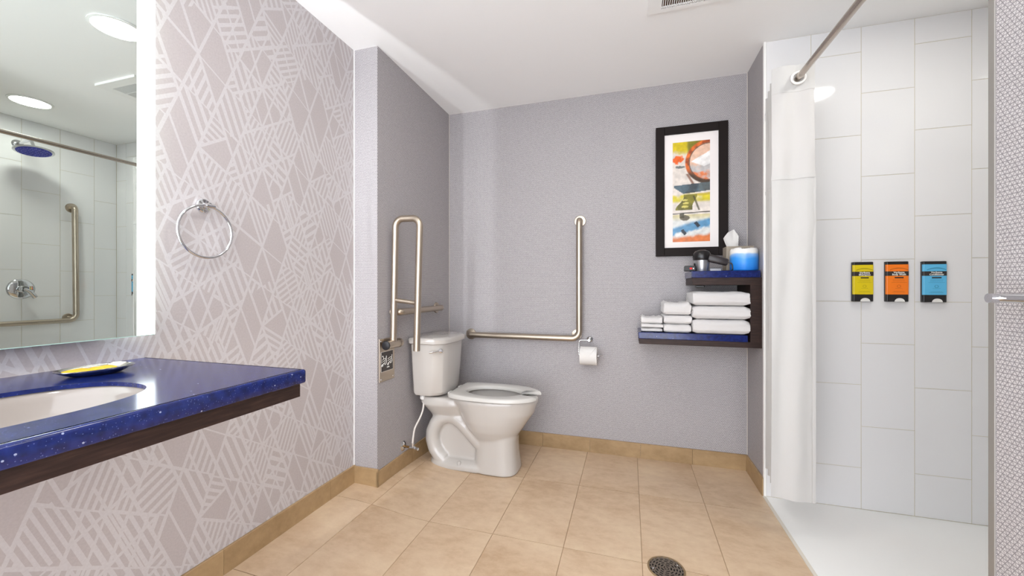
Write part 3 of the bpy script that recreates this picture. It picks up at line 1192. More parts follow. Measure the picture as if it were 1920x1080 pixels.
# folded tip
bm = bmesh.new()
def cyl(x, a): return bm.verts.new((rl.x + x, rl.y - (rr + .0030) * sin(a), rl.z + (rr + .0030) * cos(a)))
N = 8
L_, R2 = [], []
for i in range(N + 1):
    f = i / N
    a = .1 + (1.55 - .1) * f
    hw_ = w_ * (1 - f ** 1.3 * 1.0)
    L_.append(cyl(-hw_ if f < 1 else -.0005, a)); R2.append(cyl(hw_ if f < 1 else .0005, a))
for i in range(N):
    bm.faces.new((L_[i], R2[i], R2[i + 1], L_[i + 1]))
me = tomesh(bm)
me = applied(me, [('SOLIDIFY', dict(thickness=.0020, offset=0))])
link('folded_tip', me, M['paper'], parent=roll)
link('core', lathe([(.0195, -w_ + .001), (.0195, w_ - .001), (.018, w_ - .001), (.018, -w_ + .001), (.0195, -w_ + .001)], rl, (1, 0, 0), 32), M['kraft'], parent=roll, smooth=40)

# ------------------------------------------------------------------ picture
px0, px1, pz0, pz1 = .157, .557, 1.267, 2.057
pz0, pz1 = 1.265, 2.057
pic = thing('framed_picture', 'tall dark-framed abstract print in a cream mat above the shelves', 'picture', ((px0 + px1) / 2, YB, (pz0 + pz1) / 2))
fw, fd = .050, .028
bm = bmesh.new()
bbox(bm, (px0, YB - fd, pz0), (px0 + fw, YB, pz1), .002)
bbox(bm, (px1 - fw, YB - fd, pz0), (px1, YB, pz1), .002)
bbox(bm, (px0 + fw, YB - fd, pz0), (px1 - fw, YB, pz0 + fw), .002)
bbox(bm, (px0 + fw, YB - fd, pz1 - fw), (px1 - fw, YB, pz1), .002)
link('frame', tomesh(bm), M['black_wood'], parent=pic)
link('mat_board', box((px0 + fw, YB - .016, pz0 + fw), (px1 - fw, YB - .013, pz1 - fw)), M['matte_board'], parent=pic)
ax0, ax1, az0, az1 = .2545, .4615, 1.350, 1.957


def art(u, v):
    """colour of the print; u to the right, v upwards, both 0..1"""
    def h(c): return Vector(lin(c)[:3])
    def mixc(a, b, t): return a.lerp(b, max(0, min(1, t)))
    asp = 2.93
    x, y = u, v * asp
    nz = noise.fractal(Vector((x * 3, y * 3, 1)), .8, 2.1, 4)
    n2 = noise.fractal(Vector((x * 7 + 5, y * 7, 4)), .8, 2.1, 3)
    c = h('#e4dcd4')
    # top: yellow left, olive right
    c = mixc(c, h('#d9c514'), sstep((v - .86 + .04 * nz) / .06) * sstep((.62 - u) / .25))
    c = mixc(c, h('#8f8a2a'), sstep((v - .86 + .05 * nz) / .04) * sstep((u - .36 - .1 * (1 - v)) / .08))
    # orange splash at the left
    d = math.hypot((u - .13) / .20, (v - .83 + .02 * nz) / .030)
    c = mixc(c, h('#e87422'), sstep((1.25 + n2 * .9 - d) / .6))
    # grey blots below it
    d = math.hypot((u - .2) / .16, (v - .75) / .014)
    c = mixc(c, h('#7f8583'), sstep((1.0 + n2 * 1.2 - d) / .5))
    # great ring
    cx, cy = .98, 2.31
    d = math.hypot(x - cx, y - cy)
    if d < .56:
        c = mixc(h('#e9c9b3'), h('#cfccca'), sstep((.15 + nz * .4 + (cy - y)) / .3))
        c = mixc(c, h('#e59263'), sstep((-.28 + (cy - y) + nz * .2) / .12))
        if (x - .48) * .35 - (y - 2.28) < .23 and y > 2.22 + .45 * (.75 - x) and x > .46 and y < 2.32 + (x - .46) * .55:
            c = h('#f1efec')
    ring = sstep((.065 - abs(d - .59)) / .03)
    rc_ = mixc(h('#a85a2c'), h('#e4813a'), sstep((nz + .3) / .5))
    rc_ = mixc(rc_, h('#5d4936'), sstep((2.2 - y) / .3))
    c = mixc(c, rc_, ring)
    c = mixc(c, h('#5a3a26'), sstep((.018 - abs(d - .53)) / .01) * .8)
    # streaks falling from the ring
    e = abs((x - .42) - (1.93 - y) * .55)
    if 1.62 < y < 1.98:
        c = mixc(c, h('#8d5a3c'), sstep((.05 - e) / .03) * .8)
    # slate blue band with pointed left end
    yt, ybm = 1.655 + .06 * x, 1.40 + .10 * max(0, x - .25)
    if x > .03 and y < yt and y > ybm + max(0, (.3 - x)) * .75:
        c = mixc(h('#6a7f8a'), h('#4c565c'), sstep((.5 + nz)))
        if x > .7: c = mixc(c, h('#7a7e7a'), .5)
    # yellow fields
    c = mixc(c, h('#dccf1f'), sstep((1.42 - y + .05 * nz) / .08) * sstep((y - 1.12) / .1) * sstep((abs(x - .5) - .02 + .2 * nz) / .3) * .95)
    c = mixc(c, h('#c9b516'), sstep((.05 - abs(y - 1.34 - .04 * x)) / .03) * sstep((x - .6) / .08) * .8)
    # olive arm with pale holes
    q = 1.36 - y
    w0 = .20 + .33 * (1 - sstep(q / .45)) * .2
    lo, hi = .30 - .22 * sstep((q - .05) / .35), .66 - .12 * sstep((q) / .3)
    if -.02 < q < .43 and lo < x < hi:
        c = mixc(h('#6e6a1c'), h('#96901e'), sstep(.5 + nz))
        for hx, hy, r1 in ((.33, 1.22, .045), (.36, 1.13, .05), (.33, 1.03, .055)):
            if math.hypot((x - hx - .2 * (y - hy)) / (r1 * 1.7), (y - hy) / (r1 * .62)) < 1: c = h('#dcd27a')
    e = abs((x - .58) - (1.30 - y) * .35)
    if .92 < y < 1.34: c = mixc(c, h('#4f4b20'), sstep((.035 - e) / .02) * .8)
    # dark horizontal rod
    c = mixc(c, h('#3d3514'), sstep((.017 - abs(y - .83 - .03 * x)) / .008))
    if abs(x - .25) < .06 and .70 < y < .84: c = mixc(c, h('#45401c'), .9)
    if math.hypot((x - .33) / .13, (y - .70) / .08) < 1: c = mixc(c, h('#54491c'), .85)
    # pale yellow then blue wash then orange foot
    if y < .80:
        b = mixc(h('#d9d0a8'), h('#dfe0dd'), sstep((.78 - y) / .2))
        if not (math.hypot((x - .33) / .13, (y - .70) / .08) < 1 or (abs(x - .25) < .06 and y > .70)): c = b
        e = abs(y - (.30 + .26 * x) + .05 * nz)
        c = mixc(c, h('#3f93bf'), sstep((.17 + .08 * nz - e) / .12) * .85)
        c = mixc(c, h('#e08a4c'), sstep((.20 + .06 * nz - y + .10 * x) / .14))
        for qx, qy in ((.30, .285), (.66, .50)):
            a_, b_2 = (x - qx) * .8 + (y - qy) * .6, -(x - qx) * .6 + (y - qy) * .8
            if abs(a_) < .045 and abs(b_2) < .085: c = h('#22384a')
    c = c * (1 + .18 * n2)
    c = Vector([(q ** 1.25) for q in [max(0, t) for t in c]])
    return tuple(max(0, min(1, q)) for q in c)


NU, NV = 72, 200
verts, faces = [], []
for j in range(NV + 1):
    for i in range(NU + 1):
        verts.append((ax0 + (ax1 - ax0) * i / NU, YB - .0166, az0 + (az1 - az0) * j / NV))
for j in range(NV):
    for i in range(NU):
        k = j * (NU + 1) + i
        faces.append((k, k + 1, k + NU + 2, k + NU + 1))
me = bpy.data.meshes.new('print')
me.from_pydata(verts, [], faces)
ca = me.color_attributes.new('print_colour', 'FLOAT_COLOR', 'POINT')
for j in range(NV + 1):
    for i in range(NU + 1):
        ca.data[j * (NU + 1) + i].color = (*art(i / NU, j / NV), 1)
M['print'] = mat('abstract art print', '#ffffff', .3)
g = NT(M['print'])
at_ = g.n('ShaderNodeAttribute', attribute_name='print_colour')
g.color(at_.outputs['Color'])
link('print', me, M['print'], parent=pic)['label'] = 'abstract print of yellow, orange and blue strokes round a ring'

# ------------------------------------------------------------------ shelf unit
YF = 2.322
sh = thing('wall_shelf', 'dark wood corner shelf unit with two blue quartz shelf tops', 'shelf', (.6, YB, .75))
lx0 = at(1197, 640, y=YF).x
ux0 = at(1297, 520, y=YF).x
zl0, zl1, zl2 = .754, .784, .820       # lower: wood bottom, wood top, stone top
zu0, zu1, zu2 = 1.086, 1.125, 1.162
link('lower_shelf_board', box((lx0 + .004, YF, zl0), (XW - .008, YB, zl1), .001), M['wood'], parent=sh)
link('upper_shelf_board', box((ux0 + .004, YF, zu0), (XW - .008, YB, zu1), .001), M['wood'], parent=sh)
link('side_post', box((XW - .054, YF + .0005, zl1), (XW - .008, YB, zu0), .001), M['wood'], parent=sh)
link('lower_quartz_top', box((lx0, YF - .003, zl1), (XW - .066, YB, zl2), .003), M['quartz'], parent=sh)['label'] = 'blue speckled lower shelf top'
link('upper_quartz_top', box((ux0 - .002, YF - .003, zu1), (XW - .007, YB, zu2), .003), M['quartz'], parent=sh)['label'] = 'blue speckled upper shelf top'
link('wall_cleat', box((XW - .008, YF + .002, zl0), (XW, YB, zu1)), M['wood'], parent=sh)


def towel(x0, x1, y0, y1, z0, z1, seed, rough=.0022, ruf=0.0, layers=2):
    """folded towel: soft block with a rounded front fold and loose layers at the sides"""
    nx_, ny_, nz_ = 26, 14, 10
    bm = bmesh.new()
    bmesh.ops.create_cube(bm, size=2)
    bmesh.ops.subdivide_edges(bm, edges=list(bm.edges), cuts=11, use_grid_fill=True)
    cx, cy, cz = (x0 + x1) / 2, (y0 + y1) / 2, (z0 + z1) / 2
    hx, hy, hz_ = (x1 - x0) / 2, (y1 - y0) / 2, (z1 - z0) / 2
    for v in bm.verts:
        p = v.co.copy()
        # round the block in the x-z and y-z sections
        r = .42 if hz_ < .02 else .5
        q = Vector((p.x, p.y, p.z))
        rx = hz_ / hx * .55; ry = hz_ / hy * 1.0
        ex = max(0, (abs(p.x) - (1 - rx * r)) / (rx * r))
        ey = max(0, (abs(p.y) - (1 - ry)) / ry)
        k = math.sqrt(max(0, 1 - min(1, ex * .92) ** 2)) * math.sqrt(max(0, 1 - min(1, ey * .97) ** 2))
        k = .6 + .4 * k if ey < ex else .32 + .68 * k
        z = p.z * k
        # creases between the layers on the sides
        side = sstep((abs(p.x) - .985) / .015)
        gx_ = 1 - .012 * side * (1 if abs(math.sin(p.z * pi * layers / 2 + pi / 2 * (layers % 2 == 0))) < .35 else 0) * (.12 / hx)
        X, Y, Z = cx + p.x * hx * gx_, cy + p.y * hy, cz + z * hz_
        d = noise.noise_vector(Vector((X * 22 + seed * 7, Y * 22, Z * 30))) * rough * 1.3 + noise.noise_vector(Vector((X * 75, Y * 75, Z * 75 + seed))) * rough * .6
        Z2 = Z + d.z * (1 if p.z > -.8 else .2)
        if ruf and p.z > 0:
            Z2 += ruf * p.z * (abs(sin(X * 55 + seed)) ** 1.5 * .8 + .5 * noise.noise(Vector((X * 60, Y * 40, seed)))) * sstep((abs(p.x) - .15) / .5 + .25)
        v.co = Vector((X + d.x * .8, Y + d.y, Z2))
    return tomesh(bm)


def towels(x0, x1, y0, y1, zs, seed, names, labels, group, rough, ruf, nm='folded_towel'):
    for i, (a, b) in enumerate(zip(zs, zs[1:])):
        j = random.uniform(-.003, .003)
        top_ = i == len(zs) - 2
        o = link(nm, towel(x0 + j * .3 + .002, x1 + j * .5 - .003 + .003 * (i == 1), y0 + j, y1, a + .0018, b - .0012, seed + i, rough, ruf if top_ else 0), M['terry'], smooth=70)
        setp(o, labels[i], 'towel', group)


y_f = YF - .018
BX0 = at(1299, 600, y=y_f).x
BX1 = at(1413, 600, y=y_f).x
towels(BX0, min(BX1 + .006, XW - .0565), y_f, 2.56, [zl2, .900, .973, 1.050], 1, '', [
    'large white bath towel, bottom of the three beside the shelf post',
    'large white bath towel, middle of the three beside the shelf post',
    'large white bath towel, topmost of the three beside the shelf post'], 'folded bath towels on the lower shelf', .0030, .003)
MX0 = at(1244, 600, y=YF + .01).x
MX1 = at(1297, 600, y=YF + .01).x
towels(MX0, MX1, YF + .006, 2.56, [zl2, .868, .918, .985], 11, '', [
    'white hand towel, bottom of the middle pile on the lower shelf',
    'white hand towel, middle of the middle pile on the lower shelf',
    'white hand towel with ruffled top, topmost of the middle pile on the lower shelf'], 'folded hand towels on the lower shelf', .0026, .012)
SX0 = at(1202, 600, y=YF + .03).x
SX1 = at(1243, 600, y=YF + .03).x
towels(SX0, SX1, YF + .022, 2.52, [zl2, .842, .866, .902], 21, '', [
    'small white washcloth, bottom of the low pile at the shelf end',
    'small white washcloth, middle of the low pile at the shelf end',
    'small white washcloth with ruffled top, topmost of the low pile at the shelf end'], 'folded washcloths on the lower shelf', .0020, .010, 'folded_washcloth')

# wrapped spare toilet roll
wc = Vector((at(1395, 490, y=2.39).x, 2.392, zu2))
wr, wh = .068, .118
wt = thing('wrapped_roll', 'spare toilet roll in blue and white wrapper in front of the tissue box', 'toilet roll', wc)
bm = bmesh.new()
def wring(r, z, jit=0):
    o = []
    for k in range(48):
        a = 2 * pi * k / 48
        rr_ = r + jit * noise.noise(Vector((cos(a) * 3, sin(a) * 3, z * 30)))
        o.append(wc + Vector((rr_ * cos(a), rr_ * sin(a), z + (jit * 2.0 * noise.noise(Vector((cos(a) * 2.5, sin(a) * 2.5, 5))) if z > wh * .9 else 0))))
    return o
bloft(bm, [wring(wr * .9, 0), wring(wr, .006), wring(wr, wh * .5, .001), wring(wr, wh * .92, .002), wring(wr * .93, wh, .004), wring(wr * .5, wh + .002, .006), wring(wr * .15, wh - .004, .002)])
M['wrap'] = mat('blue and white printed wrapper', '#2f90e4', .35)
g = NT(M['wrap']); p, x = g.pos()
hgt = g.m('ADD', g.m('SUBTRACT', x[2], zu2), g.m('MULTIPLY', g.m('SUBTRACT', g.noise(p, 9, 2), .5), .05))
g.color(g.ramp(g.m('DIVIDE', hgt, wh), [(.0, '#1c7fe6'), (.55, '#3a98ee'), (.70, '#8fbdf0'), (.76, '#f0efec')]))
link('wrapper', tomesh(bm), M['wrap'], parent=wt, smooth=60)

# tissue box
tbx0, tbx1 = at(1362, 480, y=2.463).x, at(1409, 480, y=2.463).x
tbx1 = tbx0 + .155
tb = thing('tissue_box', 'taupe card tissue box with a tissue standing up, behind the blue roll', 'tissue box', ((tbx0 + tbx1) / 2, 2.52, zu2))
tbz = zu2 + .143
bm = bmesh.new()
bbox(bm, (tbx0, 2.463, zu2), (tbx1, 2.556, tbz), .002)
link('box', tomesh(bm), M['kraft'], parent=tb)
cxm = tbx0 + .045
link('slot', box((cxm - .04, 2.495, tbz), (cxm + .05, 2.525, tbz + .0006)), M['void'], parent=tb)
bm = bmesh.new()
rows = []
base = [(-.030, 0), (-.012, .006), (.008, -.004), (.026, .004)]
topp = [(-.052, .052, -.004), (-.028, .086, .004), (.006, .106, .010), (.026, .062, -.004)]
for f in [i / 6 for i in range(7)]:
    row = []
    for k in range(10):
        s_ = k / 9 * 3
        i0 = min(int(s_), 2); fr2 = s_ - i0
        bx_ = base[i0][0] * (1 - fr2) + base[i0 + 1][0] * fr2
        by_ = base[i0][1] * (1 - fr2) + base[i0 + 1][1] * fr2
        tx_ = topp[i0][0] * (1 - fr2) + topp[i0 + 1][0] * fr2
        tz_ = topp[i0][1] * (1 - fr2) + topp[i0 + 1][1] * fr2
        ty_ = topp[i0][2] * (1 - fr2) + topp[i0 + 1][2] * fr2
        g_ = f ** .8
        row.append(bm.verts.new((cxm + bx_ + (tx_ - bx_) * g_, 2.51 + by_ + (ty_ - by_) * f + .006 * sin(k * 1.3) * f, tbz - .002 + tz_ * f)))
    rows.append(row)
for A, B in zip(rows, rows[1:]):
    for k in range(9):
        bm.faces.new((A[k], A[k + 1], B[k + 1], B[k]))
me = applied(tomesh(bm), [('SOLIDIFY', dict(thickness=.0008))])
link('tissue', me, M['paper'], parent=tb, smooth=60)

# hair dryer
hx = at(1316, 500, y=2.40).x
hd = thing('hair_dryer', 'black and silver hair dryer standing nose down on the upper shelf', 'hair dryer', (hx, 2.40, zu2))
o3 = Vector((hx, 2.40, zu2))
link('nozzle_barrel', lathe([(0, 0), (.034, 0), (.035, .003), (.041, .060), (.042, .066), (.0, .066)], o3, (0, 0, 1), 40), M['silver'], parent=hd, smooth=40)['label'] = 'silver barrel'
bm = bmesh.new()
blathe(bm, [(.043, .062), (.047, .068), (.048, .085), (.044, .102), (.034, .114), (.018, .120), (0, .121)], o3, (0, 0, 1), 40)
hh = link('motor_housing', tomesh(bm), M['black'], parent=hd, smooth=50)
bm = bmesh.new()
a = o3 + Vector((.028, -.030, .074)); b = o3 + Vector((.122, -.034, .046))
d = (b - a)
rings = []
for f, r1, r2 in ((0, .018, .020), (.1, .022, .024), (.55, .021, .022), (.92, .020, .021), (1, .016, .017)):
    c_ = a + d * f
    up = Vector((0, 0, 1)); sd = Vector((0, 1, 0))
    dn = d.normalized(); up = (up - dn * up.dot(dn)).normalized()
    rings.append([c_ + up * (r1 * math.copysign(abs(sin(t)) ** .7, sin(t))) + sd * (r2 * .8 * math.copysign(abs(cos(t)) ** .7, cos(t))) for t in [2 * pi * k / 24 for k in range(24)]])
bloft(bm, rings)
link('handle', tomesh(bm), M['darkgrey'], parent=hd, smooth=50)
e = b
link('cord', tube(smoothp([e, e + Vector((.018, -.004, -.006)), e + Vector((.022, -.006, -.024)), e + Vector((.022, .0, -.042)), e + Vector((.012, .05, -.0425)), e + Vector((-.05, .10, -.0425)), Vector((ux0 + .06, 2.50, zu2 + .004)), Vector((ux0 - .004, 2.42, zu2 + .012))]), .0032, 10), M['black'], parent=hd, smooth=60)
for zz_, xx_ in ((.040, -.038), (.030, -.037)):
    link('side_button', lathe([(.007, 0), (.007, .004), (0, .005)], o3 + Vector((xx_, -.01, zz_)), (-1, -.3, 0), 16), M['black'], parent=hd, smooth=40)
lg = box((0, 0, 0), (.062, .045, .020), .004)
st_ = link('dryer_cradle', lg, M['silver'], loc=(hx + .042, 2.42, zu2 + .0005))
setp(st_, 'low silver block under the hair dryer handle on the upper shelf', 'holder')
# plug over the shelf end
pg = at(1291, 505, y=2.40)
plug = thing('safety_plug', 'black plug block with red lit button at the left end of the upper shelf', 'plug', (ux0 - .006, 2.40, zu2))
link('plug_body', box((ux0 - .030, 2.365, zu2 + .001), (ux0 + .028, 2.405, zu2 + .032), .004), M['black'], parent=plug)
link('red_button', box((ux0 - .004, 2.3635, zu2 + .012), (ux0 + .008, 2.366, zu2 + .021), .001), M['red'], parent=plug)['label'] = 'red lit button'
link('white_button', box((ux0 + .012, 2.3635, zu2 + .012), (ux0 + .018, 2.366, zu2 + .020), .001), M['inkwhite'], parent=plug)
ob = link('bottle_opener', box((at(1305, 536, y=2.34).x, 2.335, zu0 - .017), (at(1321, 536, y=2.34).x, 2.375, zu0), .004), M['black'])
setp(ob, 'small black block fixed under the front edge of the upper shelf', 'bracket')
ob.name = 'shelf_bracket'

# ------------------------------------------------------------------ soap dispensers
def dispenser(x0, x1, z0, z1, m, w1, w2, label, colname):
    yw = YS - .0005
    yf = YS - .019
    cx = (x0 + x1) / 2
    hwd = (x1 - x0) / 2
    t = thing('soap_dispenser', label, 'dispenser', (cx, YS, z0), group='wall mounted soap dispensers')
    def body(za, zb, g_, bev=True, front=False):
        bm = bmesh.new()
        P = []
        rad = .007
        def ring(z, s=0):
            o = []
            o.append(Vector((cx - hwd + s, yf + rad if front else yw, z)))
            for k in range(7):
                a = pi / 2 * k / 6
                o.append(Vector((cx - hwd + rad - (rad - s + g_) * cos(a), yf + rad - (rad - s + g_) * sin(a), z)))
            for k in range(7):
                a = pi / 2 * k / 6
                o.append(Vector((cx + hwd - rad + (rad - s + g_) * sin(a), yf + rad - (rad - s + g_) * cos(a), z)))
            o.append(Vector((cx + hwd - s, yf + rad if front else yw, z)))
            return o
        bloft(bm, [ring(za, .002), ring(za + .002), ring(zb - .002), ring(zb, .002)] if bev else [ring(za), ring(zb)])
        return tomesh(bm)
    link('body', body(z0, z1, 0), M['black'], parent=t, smooth=30)
    lz0, lz1 = z0 + (z1 - z0) * .18, z0 + (z1 - z0) * .925
    link('label_panel', body(lz0, lz1, .0008, False, True), m, parent=t, smooth=30)['label'] = colname + ' label panel'
    bz0, bz1 = z0 + (z1 - z0) * .645, z0 + (z1 - z0) * .755
    link('name_band', body(bz0, bz1, .0012, False, True), M['ink'], parent=t, smooth=30)
    yt = yf - .0014
    W = x1 - x0
    tx = cx + W * .05
    def put(s, size, z, mm, bold=0, sp=1.0, maxw=None, nm='lettering'):
        me = text_mesh(s, size, .0002, bold, sp)
        ws = [v.co.x for v in me.vertices]
        wd_ = max(ws) - min(ws)
        if maxw and wd_ > maxw:
            me.transform(Matrix.Scale(maxw / wd_, 4, (1, 0, 0)))
        me.transform(Matrix.Translation((tx, yt, z)) @ Matrix.Rotation(pi / 2, 4, 'X'))
        return link(nm, me, mm, parent=t)
    bh = bz1 - bz0
    put(w1, bh * .56, bz0 + bh * .73, M['inkwhite'], .0003, 1.05, W * .52)
    put(w2, bh * .56, bz0 + bh * .28, M['inkwhite'], .0003, 1.05, W * .60)
    # dark pill and fine print lines
    bm = bmesh.new()
    pz = z0 + (z1 - z0) * .60
    pl = W * .19
    btube(bm, [(tx - pl, yf - .0006, pz), (tx + pl, yf - .0006, pz)], .0031, 8)
    link('pill_mark', tomesh(bm), M['ink'], parent=t, smooth=60)
    bm = bmesh.new()
    zz = lambda f: z0 + (z1 - z0) * f
    def dashes(f, hwf, r=.00045, n=None):
        x = tx - W * hwf
        while x < tx + W * hwf - .002:
            l = random.uniform(.002, .006)
            bbox(bm, (x, yf - .0012, zz(f) - r), (min(x + l, tx + W * hwf), yf - .0007, zz(f) + r))
            x += l + .0012
    for f, hf in ((.545, .27), (.515, .27), (.48, .33), (.255, .24), (.235, .31), (.335, .16)):
        dashes(f, hf)
    # arched line above the band
    for k in range(-9, 10):
        a = k / 9
        x = tx + a * W * .38
        z = zz(.835) - .008 * a * a
        hgt_ = .0019 if abs(k) > 3 else .0023
        bbox(bm, (x - .0014, yf - .0012, z - hgt_ * .8), (x + .0012, yf - .0007, z + hgt_ * .8))
    pts = [Vector((tx + .0065 * cos(a), yf - .0009, zz(.385) + .0058 * sin(a))) for a in [2 * pi * k / 16 for k in range(16)]]
    btube(bm, pts, .0006, 5, closed=True)
    fp = link('fine_print', tomesh(bm), mat(colname + ' fine print ink', {'yellow': '#8a7a08', 'orange': '#a34c0c', 'blue': '#1f6f92'}[colname], .5), parent=t)
    fp['kind'] = 'stuff'
    # pump nozzle showing as a half disc
    bm = bmesh.new()
    pts = [Vector((tx + W * .03 + .019 * cos(a), yf - .0022, z0 + .0005 + .0165 * sin(a))) for a in [pi * k / 16 for k in range(17)]]
    me = poly_prism(pts, Vector((0, .008, 0)))
    link('push_spout', me, M['whiteplastic'], parent=t)['label'] = 'pale half-round push spout'


yfz = YS - .019
for (ua, ub, va, vb_), mm, w1, w2, lab, cn in (
        ((1600, 1638.6, 491.5, 565.5), M['yellow'], 'Verbena', 'Shampoo', 'yellow labelled shampoo dispenser on the white tiles', 'yellow'),
        ((1662.5, 1704.8, 490.5, 566), M['orange'], 'Verbena', 'Body Wash', 'orange labelled body wash dispenser on the white tiles', 'orange'),
        ((1731.5, 1776.5, 490, 567), M['sky'], 'Verbena', 'Conditioner', 'light blue labelled conditioner dispenser on the white tiles', 'blue')):
    a, b = at(ua, va, y=yfz), at(ub, vb_, y=yfz)
    dispenser(a.x - .001, b.x, b.z, a.z, mm, w1, w2, lab, cn)

# ------------------------------------------------------------------ shower fittings on the side wall (seen in the mirror)
def MR(u, v, X):
    """point on the plane x = X whose mirror image appears at the pixel"""
    c, s = cos(TH), sin(TH)
    dx = u - 960
    r = Vector((-(dx * c - FPX * s), dx * s + FPX * c, 540 - v))
    t = (X - 2 * XM) / r.x
    return Vector((X, r.y * t, CAMH + r.z * t))


s0 = MR(33, 270, XS)
shd = thing('rain_shower', 'round rain shower head with blue face on the tiled side wall', 'shower', s0)
link('wall_flange', lathe([(0, .012), (.018, .011), (.030, .004), (.032, 0)], s0, (-1, 0, 0), 32), M['chrome'], parent=shd, smooth=60)
s1 = s0 + Vector((-.20, 0, -.012))
link('shower_arm', tube(fillet([s0, s0 + Vector((-.165, 0, .012)), s0 + Vector((-.20, 0, -.045))], .03), .0095, 14), M['chrome'], parent=shd, smooth=60)
hc = s0 + Vector((-.20, 0, -.072))
HA = Vector((.16, .02, 1)).normalized()
HU = HA.cross(Vector((0, 1, 0))).normalized()
HV = HA.cross(HU)
link('head_shell', lathe([(0, .024), (.014, .022), (.018, .014), (.085, .008), (.100, .002), (.100, -.004), (.092, -.006), (0, -.006)], hc, HA, 44), M['chrome'], parent=shd, smooth=40)
link('spray_face', lathe([(.086, -.0062), (.084, -.010), (0, -.011)], hc, HA, 44), mat('blue rubber spray face', '#3a3fae', .5), parent=shd, smooth=40)['label'] = 'blue spray face'
bm = bmesh.new()
for ri, cn_ in ((.02, 6), (.04, 12), (.06, 18), (.076, 24)):
    for k in range(cn_):
        a = 2 * pi * k / cn_
        blathe(bm, [(.0028, 0), (.002, -.004), (0, -.004)], hc + HU * ri * cos(a) + HV * ri * sin(a) - HA * .0108, HA, 6)
link('spray_nozzles', tomesh(bm), mat('pale blue nozzles', '#8b8fd8', .5), parent=shd)['kind'] = 'stuff'

v0 = MR(39, 542, XS)
sv = thing('shower_valve', 'round chrome shower mixer plate with lever on the tiled side wall', 'shower valve', v0)
link('cover_plate', lathe([(0, .014), (.03, .013), (.060, .008), (.072, .003), (.074, 0)], v0, (-1, 0, 0), 44), M['chrome'], parent=sv, smooth=60)
link('valve_hub', lathe([(0, .055), (.022, .053), (.026, .046), (.026, .010)], v0, (-1, 0, 0), 30), M['chrome'], parent=sv, smooth=40)
link('lever', tube([v0 + Vector((-.048, 0, 0)), v0 + Vector((-.056, .025, -.022)), v0 + Vector((-.052, .052, -.062))], [.012, .013, .015], 14), M['chrome'], parent=sv, smooth=60)

xg = XS - .045
g1, g2, g3 = MR(137, 390, XS - .02), MR(143, 600, xg), MR(0, 614, xg)
gt = thing('grab_bar', 'L-shaped satin steel grab bar on the tiled shower side wall', 'grab bar', (XS, g2.y, g2.z))
gy_, gz_ = g2.y, g2.z
pts = fillet([(XS - .006, gy_ - .008, g1.z), (xg, gy_ - .008, g1.z), (xg, gy_, gz_), (xg, gy_ - .62, gz_), (XS - .006, gy_ - .62, gz_)], .05, 10)
link('bar', tube(pts, .0185, 18), M['steel'], parent=gt, smooth=60)
flange((XS, gy_ - .008, g1.z), (-1, 0, 0), parent=gt)
flange((XS, gy_ - .62, gz_), (-1, 0, 0), parent=gt)
flange((XS, gy_ - .03, gz_ + .02), (-1, 0, 0), .034, parent=gt)
link('corner_post', tube([(XS - .006, gy_ - .03, gz_ + .02), (xg, gy_ - .012, gz_ + .012)], .015, 14), M['steel'], parent=gt, smooth=60)

# ------------------------------------------------------------------ shower rod, curtain
RX, RZ = .684, 1.958
rod = thing('curtain_rod', 'straight steel shower curtain rod above the shower threshold', 'curtain rod', (RX, (YP + YS) / 2, RZ))
link('rod', tube([(RX, YP + .004, RZ), (RX, YS - .001, RZ)], .0125, 20), M['dchrome'], parent=rod, smooth=60)
link('rod_flange', lathe([(0, .008), (.016, .008), (.018, 0)], (RX, YS, RZ), (0, -1, 0), 28), M['chrome'], parent=rod, smooth=60)
link('rod_flange', lathe([(0, .01), (.02, .01), (.028, 0)], (RX, YP + .004, RZ), (0, 1, 0), 28), M['chrome'], parent=rod, smooth=60)

YC = 1.93
cur = thing('shower_curtain', 'white fabric shower curtain gathered at the far end of the rod', 'curtain', (RX, 2.05, RZ))


def fold_path(z):
    """plan of the gathered curtain at height z: front leaf then accordion folds behind"""
    f = (2.02 - z) / 1.86
    xr = .745 + .004 * sin(z * 6)
    xl = .592 - .004 * f
    P = []
    # front leaf, facing the camera, slight waves
    for i in range(15):
        a = i / 14
        x = xr + (xl - xr) * a
        y = YC + .006 * sin(a * 9 + z * 2.2) + .010 * a * a + .003 * noise.noise(Vector((x * 20, z * 7, 2)))
        P.append((x, y))
    # folds
    yy = YC + .012
    k = 0
    x_l0 = xl
    while k < 8:
        xr2 = .735 - .004 * k
        yn = YC + .030 + .040 * k
        for i in range(1, 9):
            a = i / 8
            if k % 2 == 0:
                x = xl + (xr2 - xl) * sstep(a)
            else:
                x = xr2 + ((.600 + .18 * (yn - YC)) - xr2) * sstep(a)
            y = yy + (yn - yy) * a
            P.append((x, y + .003 * noise.noise(Vector((x * 15, z * 5, k)))))
        if k % 2 == 1:
            pass
        yy = yn
        xl = .600 + .18 * (yn - YC) if k % 2 else xl
        k += 1
    return P


def curtain_part(z0, z1, n, th, scale_x=1.0):
    bm = bmesh.new()
    R = []
    for j in range(n + 1):
        z = z0 + (z1 - z0) * j / n
        R.append([bm.verts.new((x, y + .0025 * noise.noise(Vector((x * 30, z * 18, 9))), z)) for x, y in fold_path(z)])
    for A, B in zip(R, R[1:]):
        for k in range(len(A) - 1):
            bm.faces.new((A[k], A[k + 1], B[k + 1], B[k]))
    return applied(tomesh(bm), [('SOLIDIFY', dict(thickness=th, offset=0))])


